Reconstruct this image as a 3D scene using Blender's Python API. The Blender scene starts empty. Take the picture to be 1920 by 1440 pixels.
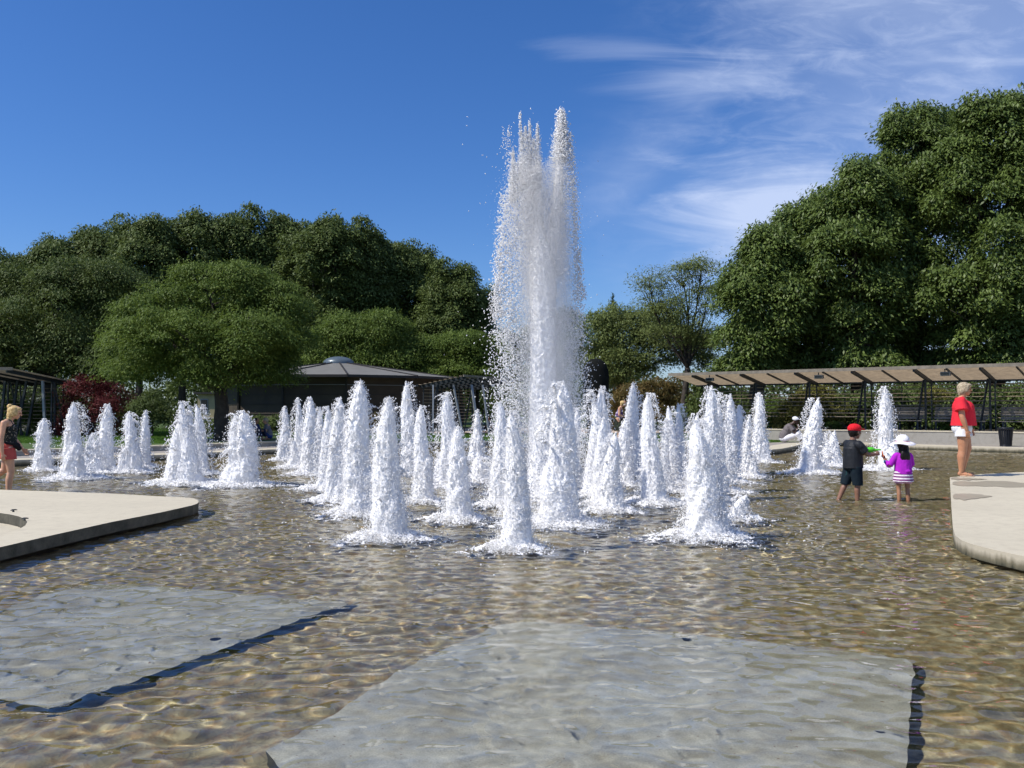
import bpy, bmesh, math, random
import numpy as np
from mathutils import Vector, Matrix, noise, geometry
S = bpy.context.scene
COL = S.collection
PI = math.pi
F = 1610.0
CH = 1.45
PITCH = math.atan(45 / F)
R_ = np.random.default_rng(7)
random.seed(7)
SUN_AZ = math.radians(199)      # direction towards the sun, measured from +X
SUN_EL = math.radians(50)

# ------------------------------------------------------------------ camera maths
def ray(px, py):
    x = (px - 960) / F; z = (720 - py) / F
    c, s = math.cos(PITCH), math.sin(PITCH)
    return Vector((x, c - z * s, z * c + s))
def at(px, py, Y):
    d = ray(px, py); return Vector((0, 0, CH)) + d * (Y / d.y)
def gp(px, py, z=0.0):
    d = ray(px, py); return Vector((0, 0, CH)) + d * ((z - CH) / d.z)

# ------------------------------------------------------------------ object helpers
def tag(o, label=None, cat=None, group=None, kind=None):
    if label: o['label'] = label
    if cat: o['category'] = cat
    if group: o['group'] = group
    if kind: o['kind'] = kind
    return o
def link(o, parent=None):
    COL.objects.link(o)
    if parent is not None: o.parent = parent
    return o
def empty(name, loc, label, cat, group=None, rz=0.0, sc=1.0):
    o = bpy.data.objects.new(name, None); link(o)
    o.location = loc; o.rotation_euler = (0, 0, rz); o.scale = (sc, sc, sc)
    o.empty_display_size = .1
    return tag(o, label, cat, group)
def npmesh(name, v, f, mat, parent=None, smooth=False, loc=None):
    v = np.asarray(v, np.float32); f = np.asarray(f, np.int32); k = f.shape[1]
    m = bpy.data.meshes.new(name)
    m.vertices.add(len(v)); m.vertices.foreach_set('co', v.ravel())
    m.loops.add(f.size); m.loops.foreach_set('vertex_index', f.ravel())
    m.polygons.add(len(f)); m.polygons.foreach_set('loop_start', np.arange(len(f), dtype=np.int32) * k)
    m.polygons.foreach_set('loop_total', np.full(len(f), k, np.int32))
    if smooth: m.polygons.foreach_set('use_smooth', np.ones(len(f), bool))
    m.update(calc_edges=True); m.materials.append(mat)
    o = bpy.data.objects.new(name, m); link(o, parent)
    if loc is not None: o.location = loc
    return o
class MB:
    def __init__(s): s.v = []; s.f = []
    def add(s, v, f):
        n = len(s.v); s.v += [tuple(p) for p in v]; s.f += [tuple(i + n for i in q) for q in f]; return s
    def obox(s, c, ax, ay, az):       # centre and half axes
        c = Vector(c); ax, ay, az = Vector(ax), Vector(ay), Vector(az)
        v = [c + ax * i + ay * j + az * k for k in (-1, 1) for j in (-1, 1) for i in (-1, 1)]
        return s.add(v, [(0, 2, 3, 1), (4, 5, 7, 6), (0, 1, 5, 4), (2, 6, 7, 3), (0, 4, 6, 2), (1, 3, 7, 5)])
    def box(s, x0, x1, y0, y1, z0, z1):
        return s.obox(((x0 + x1) / 2, (y0 + y1) / 2, (z0 + z1) / 2), ((x1 - x0) / 2, 0, 0), (0, (y1 - y0) / 2, 0), (0, 0, (z1 - z0) / 2))
    def bar(s, a, b, w, h, up=(0, 0, 1)):
        a, b = Vector(a), Vector(b); d = b - a; L = d.length; d.normalize()
        side = d.cross(Vector(up))
        if side.length < 1e-4: side = d.cross(Vector((1, 0, 0)))
        side.normalize(); u = side.cross(d).normalized()
        return s.obox((a + b) / 2, d * L / 2, side * w / 2, u * h / 2)
    def tube(s, pts, rad, n=8, cap=True):
        pts = [Vector(p) for p in pts]; v = []; f = []
        if not hasattr(rad, '__len__'): rad = [rad] * len(pts)
        ref = Vector((0.31, 0.17, 0.93)).normalized()
        for i, p in enumerate(pts):
            d = (pts[min(i + 1, len(pts) - 1)] - pts[max(i - 1, 0)]).normalized()
            a = d.cross(ref)
            if a.length < .15: a = d.cross(Vector((1, 0, 0)))
            a.normalize(); b = d.cross(a)
            for k in range(n):
                t = 2 * PI * k / n; v.append(p + (a * math.cos(t) + b * math.sin(t)) * rad[i])
        for i in range(len(pts) - 1):
            for k in range(n):
                f.append((i * n + k, i * n + (k + 1) % n, (i + 1) * n + (k + 1) % n, (i + 1) * n + k))
        if cap:
            f.append(tuple(range(n))[::-1]); f.append(tuple(range((len(pts) - 1) * n, len(pts) * n)))
        return s.add(v, f)
    def lathe(s, prof, n=32, c=(0, 0, 0)):
        v = []; f = []; c = Vector(c)
        for r, z in prof:
            for k in range(n):
                t = 2 * PI * k / n; v.append(c + Vector((r * math.cos(t), r * math.sin(t), z)))
        for i in range(len(prof) - 1):
            for k in range(n):
                f.append((i * n + k, i * n + (k + 1) % n, (i + 1) * n + (k + 1) % n, (i + 1) * n + k))
        return s.add(v, f)
    def build(s, name, mat, parent=None, smooth=False, bevel=0):
        m = bpy.data.meshes.new(name); m.from_pydata([tuple(p) for p in s.v], [], s.f); m.update()
        m.materials.append(mat)
        if smooth:
            for p in m.polygons: p.use_smooth = True
        o = bpy.data.objects.new(name, m); link(o, parent)
        if bevel:
            b = o.modifiers.new('b', 'BEVEL'); b.width = bevel; b.segments = 2; b.limit_method = 'ANGLE'
        return o

# ------------------------------------------------------------------ materials
def mat(name, build):
    m = bpy.data.materials.new(name); m.use_nodes = True; nt = m.node_tree; nt.nodes.clear()
    out = nt.nodes.new('ShaderNodeOutputMaterial')
    class G:
        pass
    g = G()
    def n(t, **kw):
        x = nt.nodes.new(t)
        for k, val in kw.items():
            if k.startswith('i_'):
                key = k[2:]; key = int(key) if key.isdigit() else key.replace('_', ' ')
                x.inputs[key].default_value = val
            else: setattr(x, k, val)
        return x
    g.n = n; g.nt = nt; g.out = out
    g.l = lambda a, b: nt.links.new(a, b)
    def coord(kind='Object', scale=(1, 1, 1)):
        tc = n('ShaderNodeTexCoord'); mp = n('ShaderNodeMapping'); mp.inputs['Scale'].default_value = scale
        g.l(tc.outputs[kind], mp.inputs[0]); return mp.outputs[0]
    g.coord = coord
    def nz(vec, sc, det=4, rough=.55, dist=0):
        x = n('ShaderNodeTexNoise'); x.inputs['Scale'].default_value = sc; x.inputs['Detail'].default_value = det
        x.inputs['Roughness'].default_value = rough; x.inputs['Distortion'].default_value = dist
        g.l(vec, x.inputs['Vector']); return x.outputs['Fac']
    g.nz = nz
    def ramp(fac, stops):
        x = n('ShaderNodeValToRGB'); cr = x.color_ramp
        while len(cr.elements) < len(stops): cr.elements.new(.5)
        for e, (p, c) in zip(cr.elements, stops): e.position = p; e.color = (*c, 1) if len(c) == 3 else c
        g.l(fac, x.inputs[0]); return x.outputs[0]
    g.ramp = ramp
    def mix(fac, a, b, mode='MIX'):
        x = n('ShaderNodeMix', data_type='RGBA', blend_type=mode)
        for s_, val in ((0, fac), (6, a), (7, b)):
            if hasattr(val, 'is_output') or isinstance(val, bpy.types.NodeSocket): g.l(val, x.inputs[s_])
            else: x.inputs[s_].default_value = val if s_ == 0 else ((*val, 1) if len(val) == 3 else val)
        return x.outputs[2]
    g.mix = mix
    def math_(op, a, b=0.0, clamp=False):
        x = n('ShaderNodeMath', operation=op, use_clamp=clamp)
        for i, val in enumerate((a, b)):
            if isinstance(val, bpy.types.NodeSocket): g.l(val, x.inputs[i])
            else: x.inputs[i].default_value = val
        return x.outputs[0]
    g.m = math_
    def bump(h, st=.3, d=.02):
        x = n('ShaderNodeBump'); x.inputs['Strength'].default_value = st; x.inputs['Distance'].default_value = d
        g.l(h, x.inputs['Height']); return x.outputs[0]
    g.bump = bump
    def pr(col, rough=.6, nrm=None, metal=0, spec=.5, trans=0, sub=0):
        x = n('ShaderNodeBsdfPrincipled')
        if isinstance(col, bpy.types.NodeSocket): g.l(col, x.inputs['Base Color'])
        else: x.inputs['Base Color'].default_value = (*col, 1)
        if isinstance(rough, bpy.types.NodeSocket): g.l(rough, x.inputs['Roughness'])
        else: x.inputs['Roughness'].default_value = rough
        x.inputs['Metallic'].default_value = metal; x.inputs['Specular IOR Level'].default_value = spec
        if nrm is not None: g.l(nrm, x.inputs['Normal'])
        return x.outputs[0]
    g.pr = pr
    build(g)
    return m
def solid(name, c, rough=.6, var=.15, sc=8, bs=.2, bd=.005, metal=0, spec=.4):
    def b(g):
        v = g.coord('Object'); f = g.nz(v, sc, 5)
        a = tuple(x * (1 - var) for x in c); d = tuple(min(1, x * (1 + var)) for x in c)
        g.l(g.pr(g.ramp(f, [(.3, a), (.7, d)]), rough, g.bump(g.nz(v, sc * 5, 3), bs, bd), metal, spec), g.out.inputs[0])
    return mat(name, b)

def m_concrete(name, base, stain, grain=180, edge=False, wet=False):
    def b(g):
        v = g.coord('Object'); big = g.nz(v, .55, 6, .6); mid = g.nz(v, 7, 5, .6); fin = g.nz(v, grain, 2, .5)
        c = g.mix(g.ramp(big, [(.35, (0, 0, 0)), (.75, (1, 1, 1))]), base, tuple(x * .86 for x in base))
        c = g.mix(g.m('MULTIPLY', g.ramp(mid, [(.48, (0, 0, 0)), (.75, (1, 1, 1))]), .7), c, stain)
        c = g.mix(.22, c, g.ramp(fin, [(.3, (.25, .25, .25)), (.7, (.9, .88, .84))]), 'OVERLAY')
        g.l(g.pr(c, .85, g.bump(fin, .25, .003)), g.out.inputs[0])
    return mat(name, b)
M = {}
M['platform'] = m_concrete('pale_concrete', (.53, .475, .355), (.40, .35, .26))
def b(g):     # sides of the platforms: water-stained concrete, algae towards the water line
    v = g.coord('Object'); tc = g.n('ShaderNodeTexCoord'); sp = g.n('ShaderNodeSeparateXYZ'); g.l(tc.outputs['Object'], sp.inputs[0])
    h = g.m('ADD', g.m('MULTIPLY', sp.outputs[2], 7.0), g.m('MULTIPLY', g.m('SUBTRACT', g.nz(g.coord('Object', (1, 1, .15)), 9, 6, .7), .5), 1.1))
    c = g.ramp(h, [(.1, (.035, .035, .02)), (.45, (.16, .14, .09)), (.85, (.46, .41, .31))])
    g.l(g.pr(c, .85, g.bump(g.nz(v, 60, 4), .5, .006)), g.out.inputs[0])
M['side'] = mat('stained_concrete_edge', b)
def b(g):  # edge of the left platform: darker, mottled concrete tone all over
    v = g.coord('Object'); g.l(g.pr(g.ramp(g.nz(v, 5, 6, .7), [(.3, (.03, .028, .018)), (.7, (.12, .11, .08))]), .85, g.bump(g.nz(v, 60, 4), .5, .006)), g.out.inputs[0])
M['side_dark'] = mat('dark_mottled_concrete_edge', b)
M['wall'] = m_concrete('grey_concrete', (.33, .31, .27), (.22, .2, .17))
M['paving'] = m_concrete('grey_paving', (.30, .27, .235), (.2, .18, .16))
M['pinkpath'] = m_concrete('pink_gravel_path', (.5, .40, .31), (.36, .3, .24))
def b(g):
    v = g.coord('Object'); a = g.nz(g.coord('Object', (1, 1.6, 1)), 1.6, 7, .65, .6); m_ = g.nz(v, 9, 6, .7); fi = g.nz(v, 120, 3, .6); sp = g.nz(v, 34, 2, .5)
    c = g.ramp(a, [(.3, (.155, .145, .105)), (.5, (.225, .225, .19)), (.7, (.28, .288, .262))])
    c = g.mix(g.m('MULTIPLY', g.ramp(m_, [(.5, (0, 0, 0)), (.7, (1, 1, 1))]), .5), c, (.15, .13, .08))
    c = g.mix(.35, c, g.ramp(fi, [(.3, (.2, .2, .2)), (.7, (.8, .8, .8))]), 'OVERLAY')
    c = g.mix(g.ramp(sp, [(.70, (0, 0, 0)), (.74, (1, 1, 1))]), c, (.10, .06, .03))
    g.l(g.pr(c, .85, g.bump(m_, .4, .006)), g.out.inputs[0])
M['slab'] = mat('submerged_concrete', b)
M['mulch'] = solid('dark_mulch', (.035, .028, .018), .95, .5, 6, .8, .03)
def b(g):
    v = g.coord('Object'); a = g.nz(v, 1.3, 6, .65); p = g.nz(v, 16, 5, .6)
    vo = g.n('ShaderNodeTexVoronoi', feature='F1'); vo.inputs['Scale'].default_value = 42; g.l(v, vo.inputs['Vector'])
    c = g.ramp(a, [(.28, (.098, .086, .046)), (.5, (.165, .146, .084)), (.72, (.225, .202, .13))])
    c = g.mix(g.ramp(p, [(.42, (0, 0, 0)), (.62, (1, 1, 1))]), c, (.13, .09, .036))
    c = g.mix(.5, c, g.ramp(vo.outputs['Color'], [(0, (.25, .25, .25)), (1, (.8, .8, .8))]), 'OVERLAY')
    g.l(g.pr(c, .9, g.bump(vo.outputs['Distance'], .4, .01)), g.out.inputs[0])
M['floor'] = mat('algae_pebble_floor', b)
def b(g):
    x = g.n('ShaderNodeBsdfGlass'); x.inputs['IOR'].default_value = 1.33; x.inputs['Roughness'].default_value = 0.0
    x.inputs['Color'].default_value = (.985, .99, .985, 1)
    g.l(x.outputs[0], g.out.inputs[0])
M['water'] = mat('clear_water', b)
def frothmat(name, cut, zs=.35, sc=9, st=.2, tr=.12):
    def b(g):
        v = g.coord('Object', (1, 1, zs)); f = g.nz(v, sc, 7, .7, .4); f2 = g.nz(g.coord('Object', (1, 1, .7)), sc * 6, 4, .65)
        nb = g.bump(g.m('ADD', f, g.m('MULTIPLY', f2, .6)), st, .04)
        x = g.n('ShaderNodeBsdfDiffuse'); x.inputs[0].default_value = (.992, .985, .978, 1); g.l(nb, x.inputs['Normal']); d = x.outputs[0]
        t = g.n('ShaderNodeBsdfTranslucent'); t.inputs[0].default_value = (.99, .985, .98, 1); g.l(nb, t.inputs['Normal'])
        mx = g.n('ShaderNodeMixShader'); mx.inputs[0].default_value = tr; g.l(d, mx.inputs[1]); g.l(t.outputs[0], mx.inputs[2])
        gl = g.n('ShaderNodeBsdfGlossy'); gl.inputs['Roughness'].default_value = .25; m3 = g.n('ShaderNodeMixShader'); m3.inputs[0].default_value = .04
        g.l(mx.outputs[0], m3.inputs[1]); g.l(gl.outputs[0], m3.inputs[2]); mx = m3
        if cut is None:
            g.l(mx.outputs[0], g.out.inputs[0]); return
        tp = g.n('ShaderNodeBsdfTransparent'); m2 = g.n('ShaderNodeMixShader')
        g.l(g.ramp(g.m('ADD', g.m('MULTIPLY', f, .6), g.m('MULTIPLY', f2, .4)), [(cut, (0, 0, 0)), (cut + .05, (1, 1, 1))]), m2.inputs[0])
        g.l(tp.outputs[0], m2.inputs[1]); g.l(mx.outputs[0], m2.inputs[2]); g.l(m2.outputs[0], g.out.inputs[0])
    return mat(name, b)
M['froth'] = frothmat('aerated_water', .36)
M['drop'] = frothmat('white_droplets', None, 1, 30, .1, .25)
M['foam'] = frothmat('foam_on_water', .50, 1, 6, .3, .12)

def leafmat(name, dark, light, rough=.6, sc=.9, tr=.3, spec=.22):
    def b(g):
        geo = g.n('ShaderNodeNewGeometry'); v = g.coord('Object')
        f = g.m('ADD', g.m('MULTIPLY', geo.outputs['Random Per Island'], .55), g.m('MULTIPLY', g.nz(v, sc, 3), .6))
        c = g.ramp(f, [(.2, dark), (.85, light)])
        d = g.pr(c, rough, None, 0, spec)
        t = g.n('ShaderNodeBsdfTranslucent'); g.l(g.mix(.5, c, tuple(min(1, x * 1.5) for x in light)), t.inputs[0])
        mx = g.n('ShaderNodeMixShader'); mx.inputs[0].default_value = tr; g.l(d, mx.inputs[1]); g.l(t.outputs[0], mx.inputs[2])
        g.l(mx.outputs[0], g.out.inputs[0])
    return mat(name, b)
M['zelkova'] = leafmat('light_green_leaf', (.05, .088, .014), (.14, .195, .036))
M['zelkova_b'] = leafmat('mid_green_leaf', (.045, .075, .02), (.105, .14, .035))
M['oak'] = leafmat('dark_glossy_leaf', (.046, .076, .015), (.145, .20, .045), .5, .6, .25, .3)
M['grove'] = leafmat('grove_leaf', (.048, .076, .02), (.125, .165, .042), .6, .5, .2)
M['locust'] = leafmat('olive_leaf', (.09, .12, .035), (.19, .23, .07))
M['yellow'] = leafmat('yellow_green_leaf', (.09, .10, .02), (.26, .24, .06))
M['rust'] = leafmat('rusty_green_leaf', (.06, .07, .02), (.18, .12, .04))
M['red'] = leafmat('dark_red_leaf', (.06, .014, .016), (.19, .035, .035))
M['bark'] = solid('bark', (.055, .045, .035), .9, .35, 6, .8, .03)
M['grass'] = leafmat('grass_blade', (.05, .11, .015), (.13, .24, .03))
M['lawn'] = solid('lawn_soil', (.055, .095, .02), .95, .4, 3, .5, .02)
M['wood'] = solid('weathered_cedar', (.30, .235, .165), .8, .22, 5, .3, .004)
M['greywood'] = solid('grey_weathered_wood', (.20, .175, .14), .85, .25, 5, .3, .004)
M['steel'] = solid('dark_painted_steel', (.035, .042, .048), .5, .2, 4, .1, .002, .3)
M['lightsteel'] = solid('grey_galvanised_steel', (.25, .27, .28), .5, .15, 4, .1, .002, .4)
M['roof'] = solid('grey_metal_roof', (.20, .19, .165), .5, .12, 1.5, .1, .005, .1)
M['dome'] = solid('grey_dome', (.10, .13, .15), .35, .1, 1.5, .05, .003, .2)
M['panel'] = solid('brown_wall_panel', (.05, .038, .026), .7, .25, 1.2, .2, .005)
M['darktrim'] = solid('dark_trim', (.025, .022, .02), .6, .2, 3)
M['tan'] = solid('tan_render', (.34, .29, .17), .85, .12, 2)
M['bin'] = solid('black_bin_steel', (.012, .015, .022), .4, .2, 9, .1, .002, .3)
M['stone'] = solid('black_stone', (.009, .010, .009), .85, .3, 3, .3, .01, 0, .1)
M['glassdark'] = solid('dark_window', (.02, .025, .03), .1, .1, 2, 0, .001)

def tess(outer, holes, z):
    loops = [[Vector((p[0], p[1], 0)) for p in outer]] + [[Vector((p[0], p[1], 0)) for p in h] for h in holes]
    tr = geometry.tessellate_polygon(loops); pts = [p for l in loops for p in l]
    v = [(p.x, p.y, z) for p in pts]; f = []
    for t in tr:
        a, b_, c = (pts[i] for i in t)
        if (b_ - a).cross(c - a).z < 0: t = (t[0], t[2], t[1])
        f.append(tuple(t))
    return v, f
def area(p): return sum(p[i][0] * p[(i + 1) % len(p)][1] - p[(i + 1) % len(p)][0] * p[i][1] for i in range(len(p))) / 2
def skirt(mb, poly, z0, z1, inward=False):
    if (area(poly) < 0) != inward: poly = poly[::-1]
    n = len(poly); v = [(p[0], p[1], z0) for p in poly] + [(p[0], p[1], z1) for p in poly]
    mb.add(v, [(i, (i + 1) % n, n + (i + 1) % n, n + i) for i in range(n)])
def smoothpoly(p, it=2, closed=True):
    for _ in range(it):
        q = []
        n = len(p)
        for i in range(n if closed else n - 1):
            a, b_ = p[i], p[(i + 1) % n]
            q.append((a[0] * .75 + b_[0] * .25, a[1] * .75 + b_[1] * .25)); q.append((a[0] * .25 + b_[0] * .75, a[1] * .25 + b_[1] * .75))
        if not closed: q = [p[0]] + q + [p[-1]]
        p = q
    return p
def inset(poly, d):
    n = len(poly); s = 1 if area(poly) > 0 else -1; out = []
    for i in range(n):
        a, b_, c = Vector(poly[i - 1][:2]), Vector(poly[i][:2]), Vector(poly[(i + 1) % n][:2])
        t = (c - a).normalized(); nn = Vector((-t.y, t.x)) * s; out.append((b_.x + nn.x * d, b_.y + nn.y * d))
    return out
# ================================================================== JET LIST: px, base y, top y, width, heads, label
G1 = 'aerated water jets of the fountain'
JETS = [
 (594, 884, 763, 24, 1, 'thin jet peeping out between the round topped jet and its right neighbour'),
 (653, 912, 768, 34, 2, 'jet squeezed in just left of the tallest one before the pavilion'),
 (704, 930, 800, 34, 2, 'lower jet filling the gap right of the tallest one before the pavilion'),
 (1078, 925, 765, 40, 2, 'ragged jet on the lee side of the tall column, left of the two tipped one'),
 (1300, 925, 775, 34, 2, 'jet filling the gap left of the sharp high spire'),
 (1404, 898, 778, 28, 2, 'small outermost jet on the right flank of the tight cluster'),
 (82, 885, 785, 30, 1, 'short jet beside the blonde woman, leftmost of all the jets'),
 (143, 900, 755, 50, 2, 'tall jet in front of the red maple with a dark gap on its left side'),
 (198, 884, 757, 34, 1, 'slim tall jet in front of the red maple, right of the gapped one'),
 (175, 889, 812, 38, 3, 'low frothy mound between the two tall jets before the red maple'),
 (245, 888, 772, 38, 2, 'ragged jet right of the red maple with a thin strand on its left'),
 (271, 880, 770, 22, 1, 'very thin pointed jet just left of the round tree trunk, before the grass'),
 (345, 908, 752, 58, 4, 'thick many headed jet left of the round tree trunk'),
 (379, 892, 758, 34, 2, 'jet half hidden behind the thick many headed one'),
 (452, 912, 770, 62, 3, 'wide cone shaped jet standing alone right of the tree trunk'),
 (533, 866, 762, 24, 1, 'far narrow jet at the left end of the central row'),
 (556, 880, 746, 32, 2, 'jet second from the left in the central row'),
 (579, 893, 745, 32, 1, 'smooth round topped jet third from the left in the central row'),
 (608, 920, 762, 40, 2, 'jet with two small tips below the pavilion dome, left side'),
 (634, 942, 746, 46, 2, 'broad jet directly below the pavilion dome'),
 (672, 966, 714, 56, 1, 'tallest jet left of the central column, in front of the pavilion'),
 (727, 1012, 745, 64, 1, 'large near jet with a flat topped neck, left of centre'),
 (768, 893, 716, 32, 1, 'tall slender jet with a thin loop at its tip at the pavilion corner'),
 (793, 945, 760, 36, 1, 'narrow jet with a rounded tip in front of the slatted arbour'),
 (838, 914, 735, 46, 2, 'broad ragged topped jet in front of the slatted arbour'),
 (858, 978, 800, 50, 1, 'shorter near jet left of the nearest one'),
 (895, 864, 768, 28, 1, 'small far cone of water in front of the arbour and grass'),
 (902, 906, 856, 52, 3, 'low white boiling mound below the small far cone'),
 (936, 951, 754, 42, 1, 'slanted pointed jet left of the tall column'),
 (965, 1032, 770, 54, 1, 'nearest jet of all, a solid white pillar just left of centre'),
 (1045, 985, 715, 78, 3, 'widest jet in front of the tall column'),
 (1018, 930, 775, 60, 3, 'veiled jet right in front of the foot of the tall column'),
 (1108, 930, 730, 52, 2, 'high two tipped jet right of the tall column'),
 (1132, 905, 723, 34, 3, 'glassy ragged jet beside the bending woman'),
 (1145, 962, 812, 44, 1, 'short near jet right of the widest one'),
 (1128, 950, 782, 34, 1, 'rounded jet behind the short near one'),
 (1189, 894, 718, 36, 1, 'bluish pointed jet directly right of the bending woman'),
 (1174, 912, 785, 32, 1, 'short rounded jet at the feet of the bending woman'),
 (1224, 946, 737, 50, 1, 'tall pointed jet with a small knob, right of the bluish one'),
 (1250, 925, 784, 28, 2, 'thin broken jet close behind the pointed jet with the knob'),
 (1262, 912, 762, 30, 1, 'slim jet in front of the arbour gap'),
 (1278, 897, 757, 32, 2, 'far slim jet just left of the right pergola end post'),
 (1318, 1010, 788, 72, 1, 'big near jet right of centre with a stepped right shoulder'),
 (1343, 1008, 852, 52, 3, 'lower right shoulder plume of the big near jet'),
 (1330, 940, 724, 38, 1, 'sharp high spire behind the big near jet'),
 (1350, 925, 736, 42, 2, 'ragged high jet right of the sharp spire'),
 (1366, 908, 740, 34, 1, 'jet behind the ragged high one'),
 (1388, 892, 760, 32, 2, 'smaller jet at the right end of the tight cluster'),
 (1424, 869, 736, 30, 1, 'slim straight jet standing alone left of the seated man'),
 (1522, 889, 746, 44, 1, 'pointed cone jet right of the seated man'),
 (1555, 876, 808, 40, 3, 'low ragged splash right of the pointed cone jet'),
 (1385, 978, 928, 46, 3, 'low slanted splash at the right foot of the big near jet'),
 (1660, 882, 724, 42, 2, 'tall jet between the boy in the red cap and the girl in the sun hat'),
]
# ================================================================== CAMERA, SUN, SKY
cam = bpy.data.objects.new('camera', bpy.data.cameras.new('camera')); link(cam); S.camera = cam
cam.location = (0, 0, CH); cam.rotation_euler = (PI / 2 + PITCH, 0, 0)
cam.data.sensor_width = 36; cam.data.lens = 36 * F / 1920; cam.data.clip_end = 3000; cam.data.clip_start = .05
sd = Vector((math.cos(SUN_EL) * math.cos(SUN_AZ), math.cos(SUN_EL) * math.sin(SUN_AZ), math.sin(SUN_EL)))
L = bpy.data.lights.new('sun', 'SUN'); L.energy = 4.5; L.angle = math.radians(.53); L.color = (1, .955, .88)
lo = bpy.data.objects.new('sun', L); link(lo); lo.rotation_euler = sd.to_track_quat('Z', 'Y').to_euler(); lo.location = (0, 0, 30)
L.cycles.is_caustics_light = True
W = bpy.data.worlds.new('World'); S.world = W; W.use_nodes = True
nt = W.node_tree; bg = nt.nodes['Background']
def wn(t, **kw):
    x = nt.nodes.new(t)
    for k, v in kw.items(): setattr(x, k, v)
    return x
sk = wn('ShaderNodeTexSky', sky_type='NISHITA', sun_disc=False)
sk.sun_elevation = SUN_EL; sk.sun_rotation = math.radians(90) - SUN_AZ
sk.air_density = 1.0; sk.dust_density = .5; sk.ozone_density = 4.0; sk.altitude = 0
hs = wn('ShaderNodeHueSaturation'); hs.inputs['Saturation'].default_value = 1.22; hs.inputs['Value'].default_value = 1.0
nt.links.new(sk.outputs[0], hs.inputs['Color'])
# cirrus: thin ice cloud, stretched streaks over the right half of the sky
tc = wn('ShaderNodeTexCoord'); sx = wn('ShaderNodeSeparateXYZ'); nt.links.new(tc.outputs['Generated'], sx.inputs[0])
def wm(op, a, b=0.0, clamp=False):
    x = wn('ShaderNodeMath', operation=op, use_clamp=clamp)
    for i, v in enumerate((a, b)):
        if isinstance(v, bpy.types.NodeSocket): nt.links.new(v, x.inputs[i])
        else: x.inputs[i].default_value = v
    return x.outputs[0]
Yp = wm('MAXIMUM', sx.outputs[1], .05)
U = wm('DIVIDE', sx.outputs[0], Yp); V = wm('DIVIDE', sx.outputs[2], Yp)
cb = wn('ShaderNodeCombineXYZ'); nt.links.new(U, cb.inputs[0]); nt.links.new(V, cb.inputs[1])
def wnoise(rot, scale, sc, det, rough, dist, off=(0, 0, 0)):
    mp = wn('ShaderNodeMapping'); mp.inputs['Rotation'].default_value = (0, 0, rot); mp.inputs['Scale'].default_value = scale
    mp.inputs['Location'].default_value = off
    nt.links.new(cb.outputs[0], mp.inputs[0]); x = wn('ShaderNodeTexNoise'); nt.links.new(mp.outputs[0], x.inputs[0])
    x.inputs['Scale'].default_value = sc; x.inputs['Detail'].default_value = det; x.inputs['Roughness'].default_value = rough
    x.inputs['Distortion'].default_value = dist; return x.outputs[0]
def sm(x, a, b):
    m = wn('ShaderNodeMapRange', interpolation_type='SMOOTHSTEP'); m.inputs[1].default_value = a; m.inputs[2].default_value = b
    nt.links.new(x, m.inputs[0]); return m.outputs[0]
big = wnoise(-.15, (1, 1.5, 1), 2.2, 5, .5, .5, (3.1, 1.7, 0))
streak = wnoise(-.28, (1, 5.0, 1), 3.0, 9, .58, 1.1, (5.2, 2.3, 0))
fine = wnoise(-.2, (1, 2.6, 1), 13, 6, .65, .8)
right = sm(wm('ADD', U, wm('MULTIPLY', wm('SUBTRACT', big, .5), .45)), .02, .36)
veil = wm('MULTIPLY', wm('MULTIPLY', right, sm(big, .30, .68)), .36)
wisp = wm('MULTIPLY', wm('MULTIPLY', sm(streak, .48, .78), sm(U, .05, .3)), .30)
texd = wm('MULTIPLY', wm('MULTIPLY', right, sm(fine, .42, .75)), .2)
# brighter bank low on the right, above the tree line
def blob(u0, v0, ru, rv):
    a = wm('DIVIDE', wm('SUBTRACT', U, u0), ru); b_ = wm('DIVIDE', wm('SUBTRACT', V, v0), rv)
    d = wm('SQRT', wm('ADD', wm('MULTIPLY', a, a), wm('MULTIPLY', b_, b_)))
    return sm(wm('ADD', wm('SUBTRACT', 1.0, d), wm('MULTIPLY', wm('SUBTRACT', streak, .5), 1.6)), .1, 1.0)
bank = wm('MULTIPLY', blob(.33, .225, .24, .11), .62)
bank2 = wm('MULTIPLY', blob(.24, .385, .16, .035), .22)
bank3 = wm('MULTIPLY', blob(.12, .425, .12, .022), .16)
cl = wm('ADD', wm('ADD', wm('ADD', veil, wisp), wm('ADD', texd, bank)), wm('ADD', bank2, bank3), True)
cl = wm('MINIMUM', cl, .78)
mx = wn('ShaderNodeMix', data_type='RGBA'); nt.links.new(cl, mx.inputs[0]); nt.links.new(hs.outputs[0], mx.inputs[6])
mx.inputs[7].default_value = (6.6, 7.6, 10.0, 1)
tn = wn('ShaderNodeMix', data_type='RGBA', blend_type='MULTIPLY'); tn.inputs[0].default_value = 1; tn.inputs[7].default_value = (.88, 1.0, 1.30, 1)
nt.links.new(hs.outputs[0], tn.inputs[6]); nt.links.new(tn.outputs[2], mx.inputs[6]); nt.links.new(mx.outputs[2], bg.inputs[0]); bg.inputs[1].default_value = .09
S.view_settings.view_transform = 'Standard'; S.view_settings.look = 'None'; S.view_settings.exposure = .2; S.view_settings.gamma = 1
S.cycles.use_denoising = True; S.cycles.use_light_tree = False; S.cycles.max_bounces = 12; S.cycles.volume_bounces = 3; S.cycles.transparent_max_bounces = 24
S.cycles.sample_clamp_indirect = 6; S.cycles.diffuse_bounces = 9; S.cycles.glossy_bounces = 4; S.cycles.transmission_bounces = 8

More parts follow.
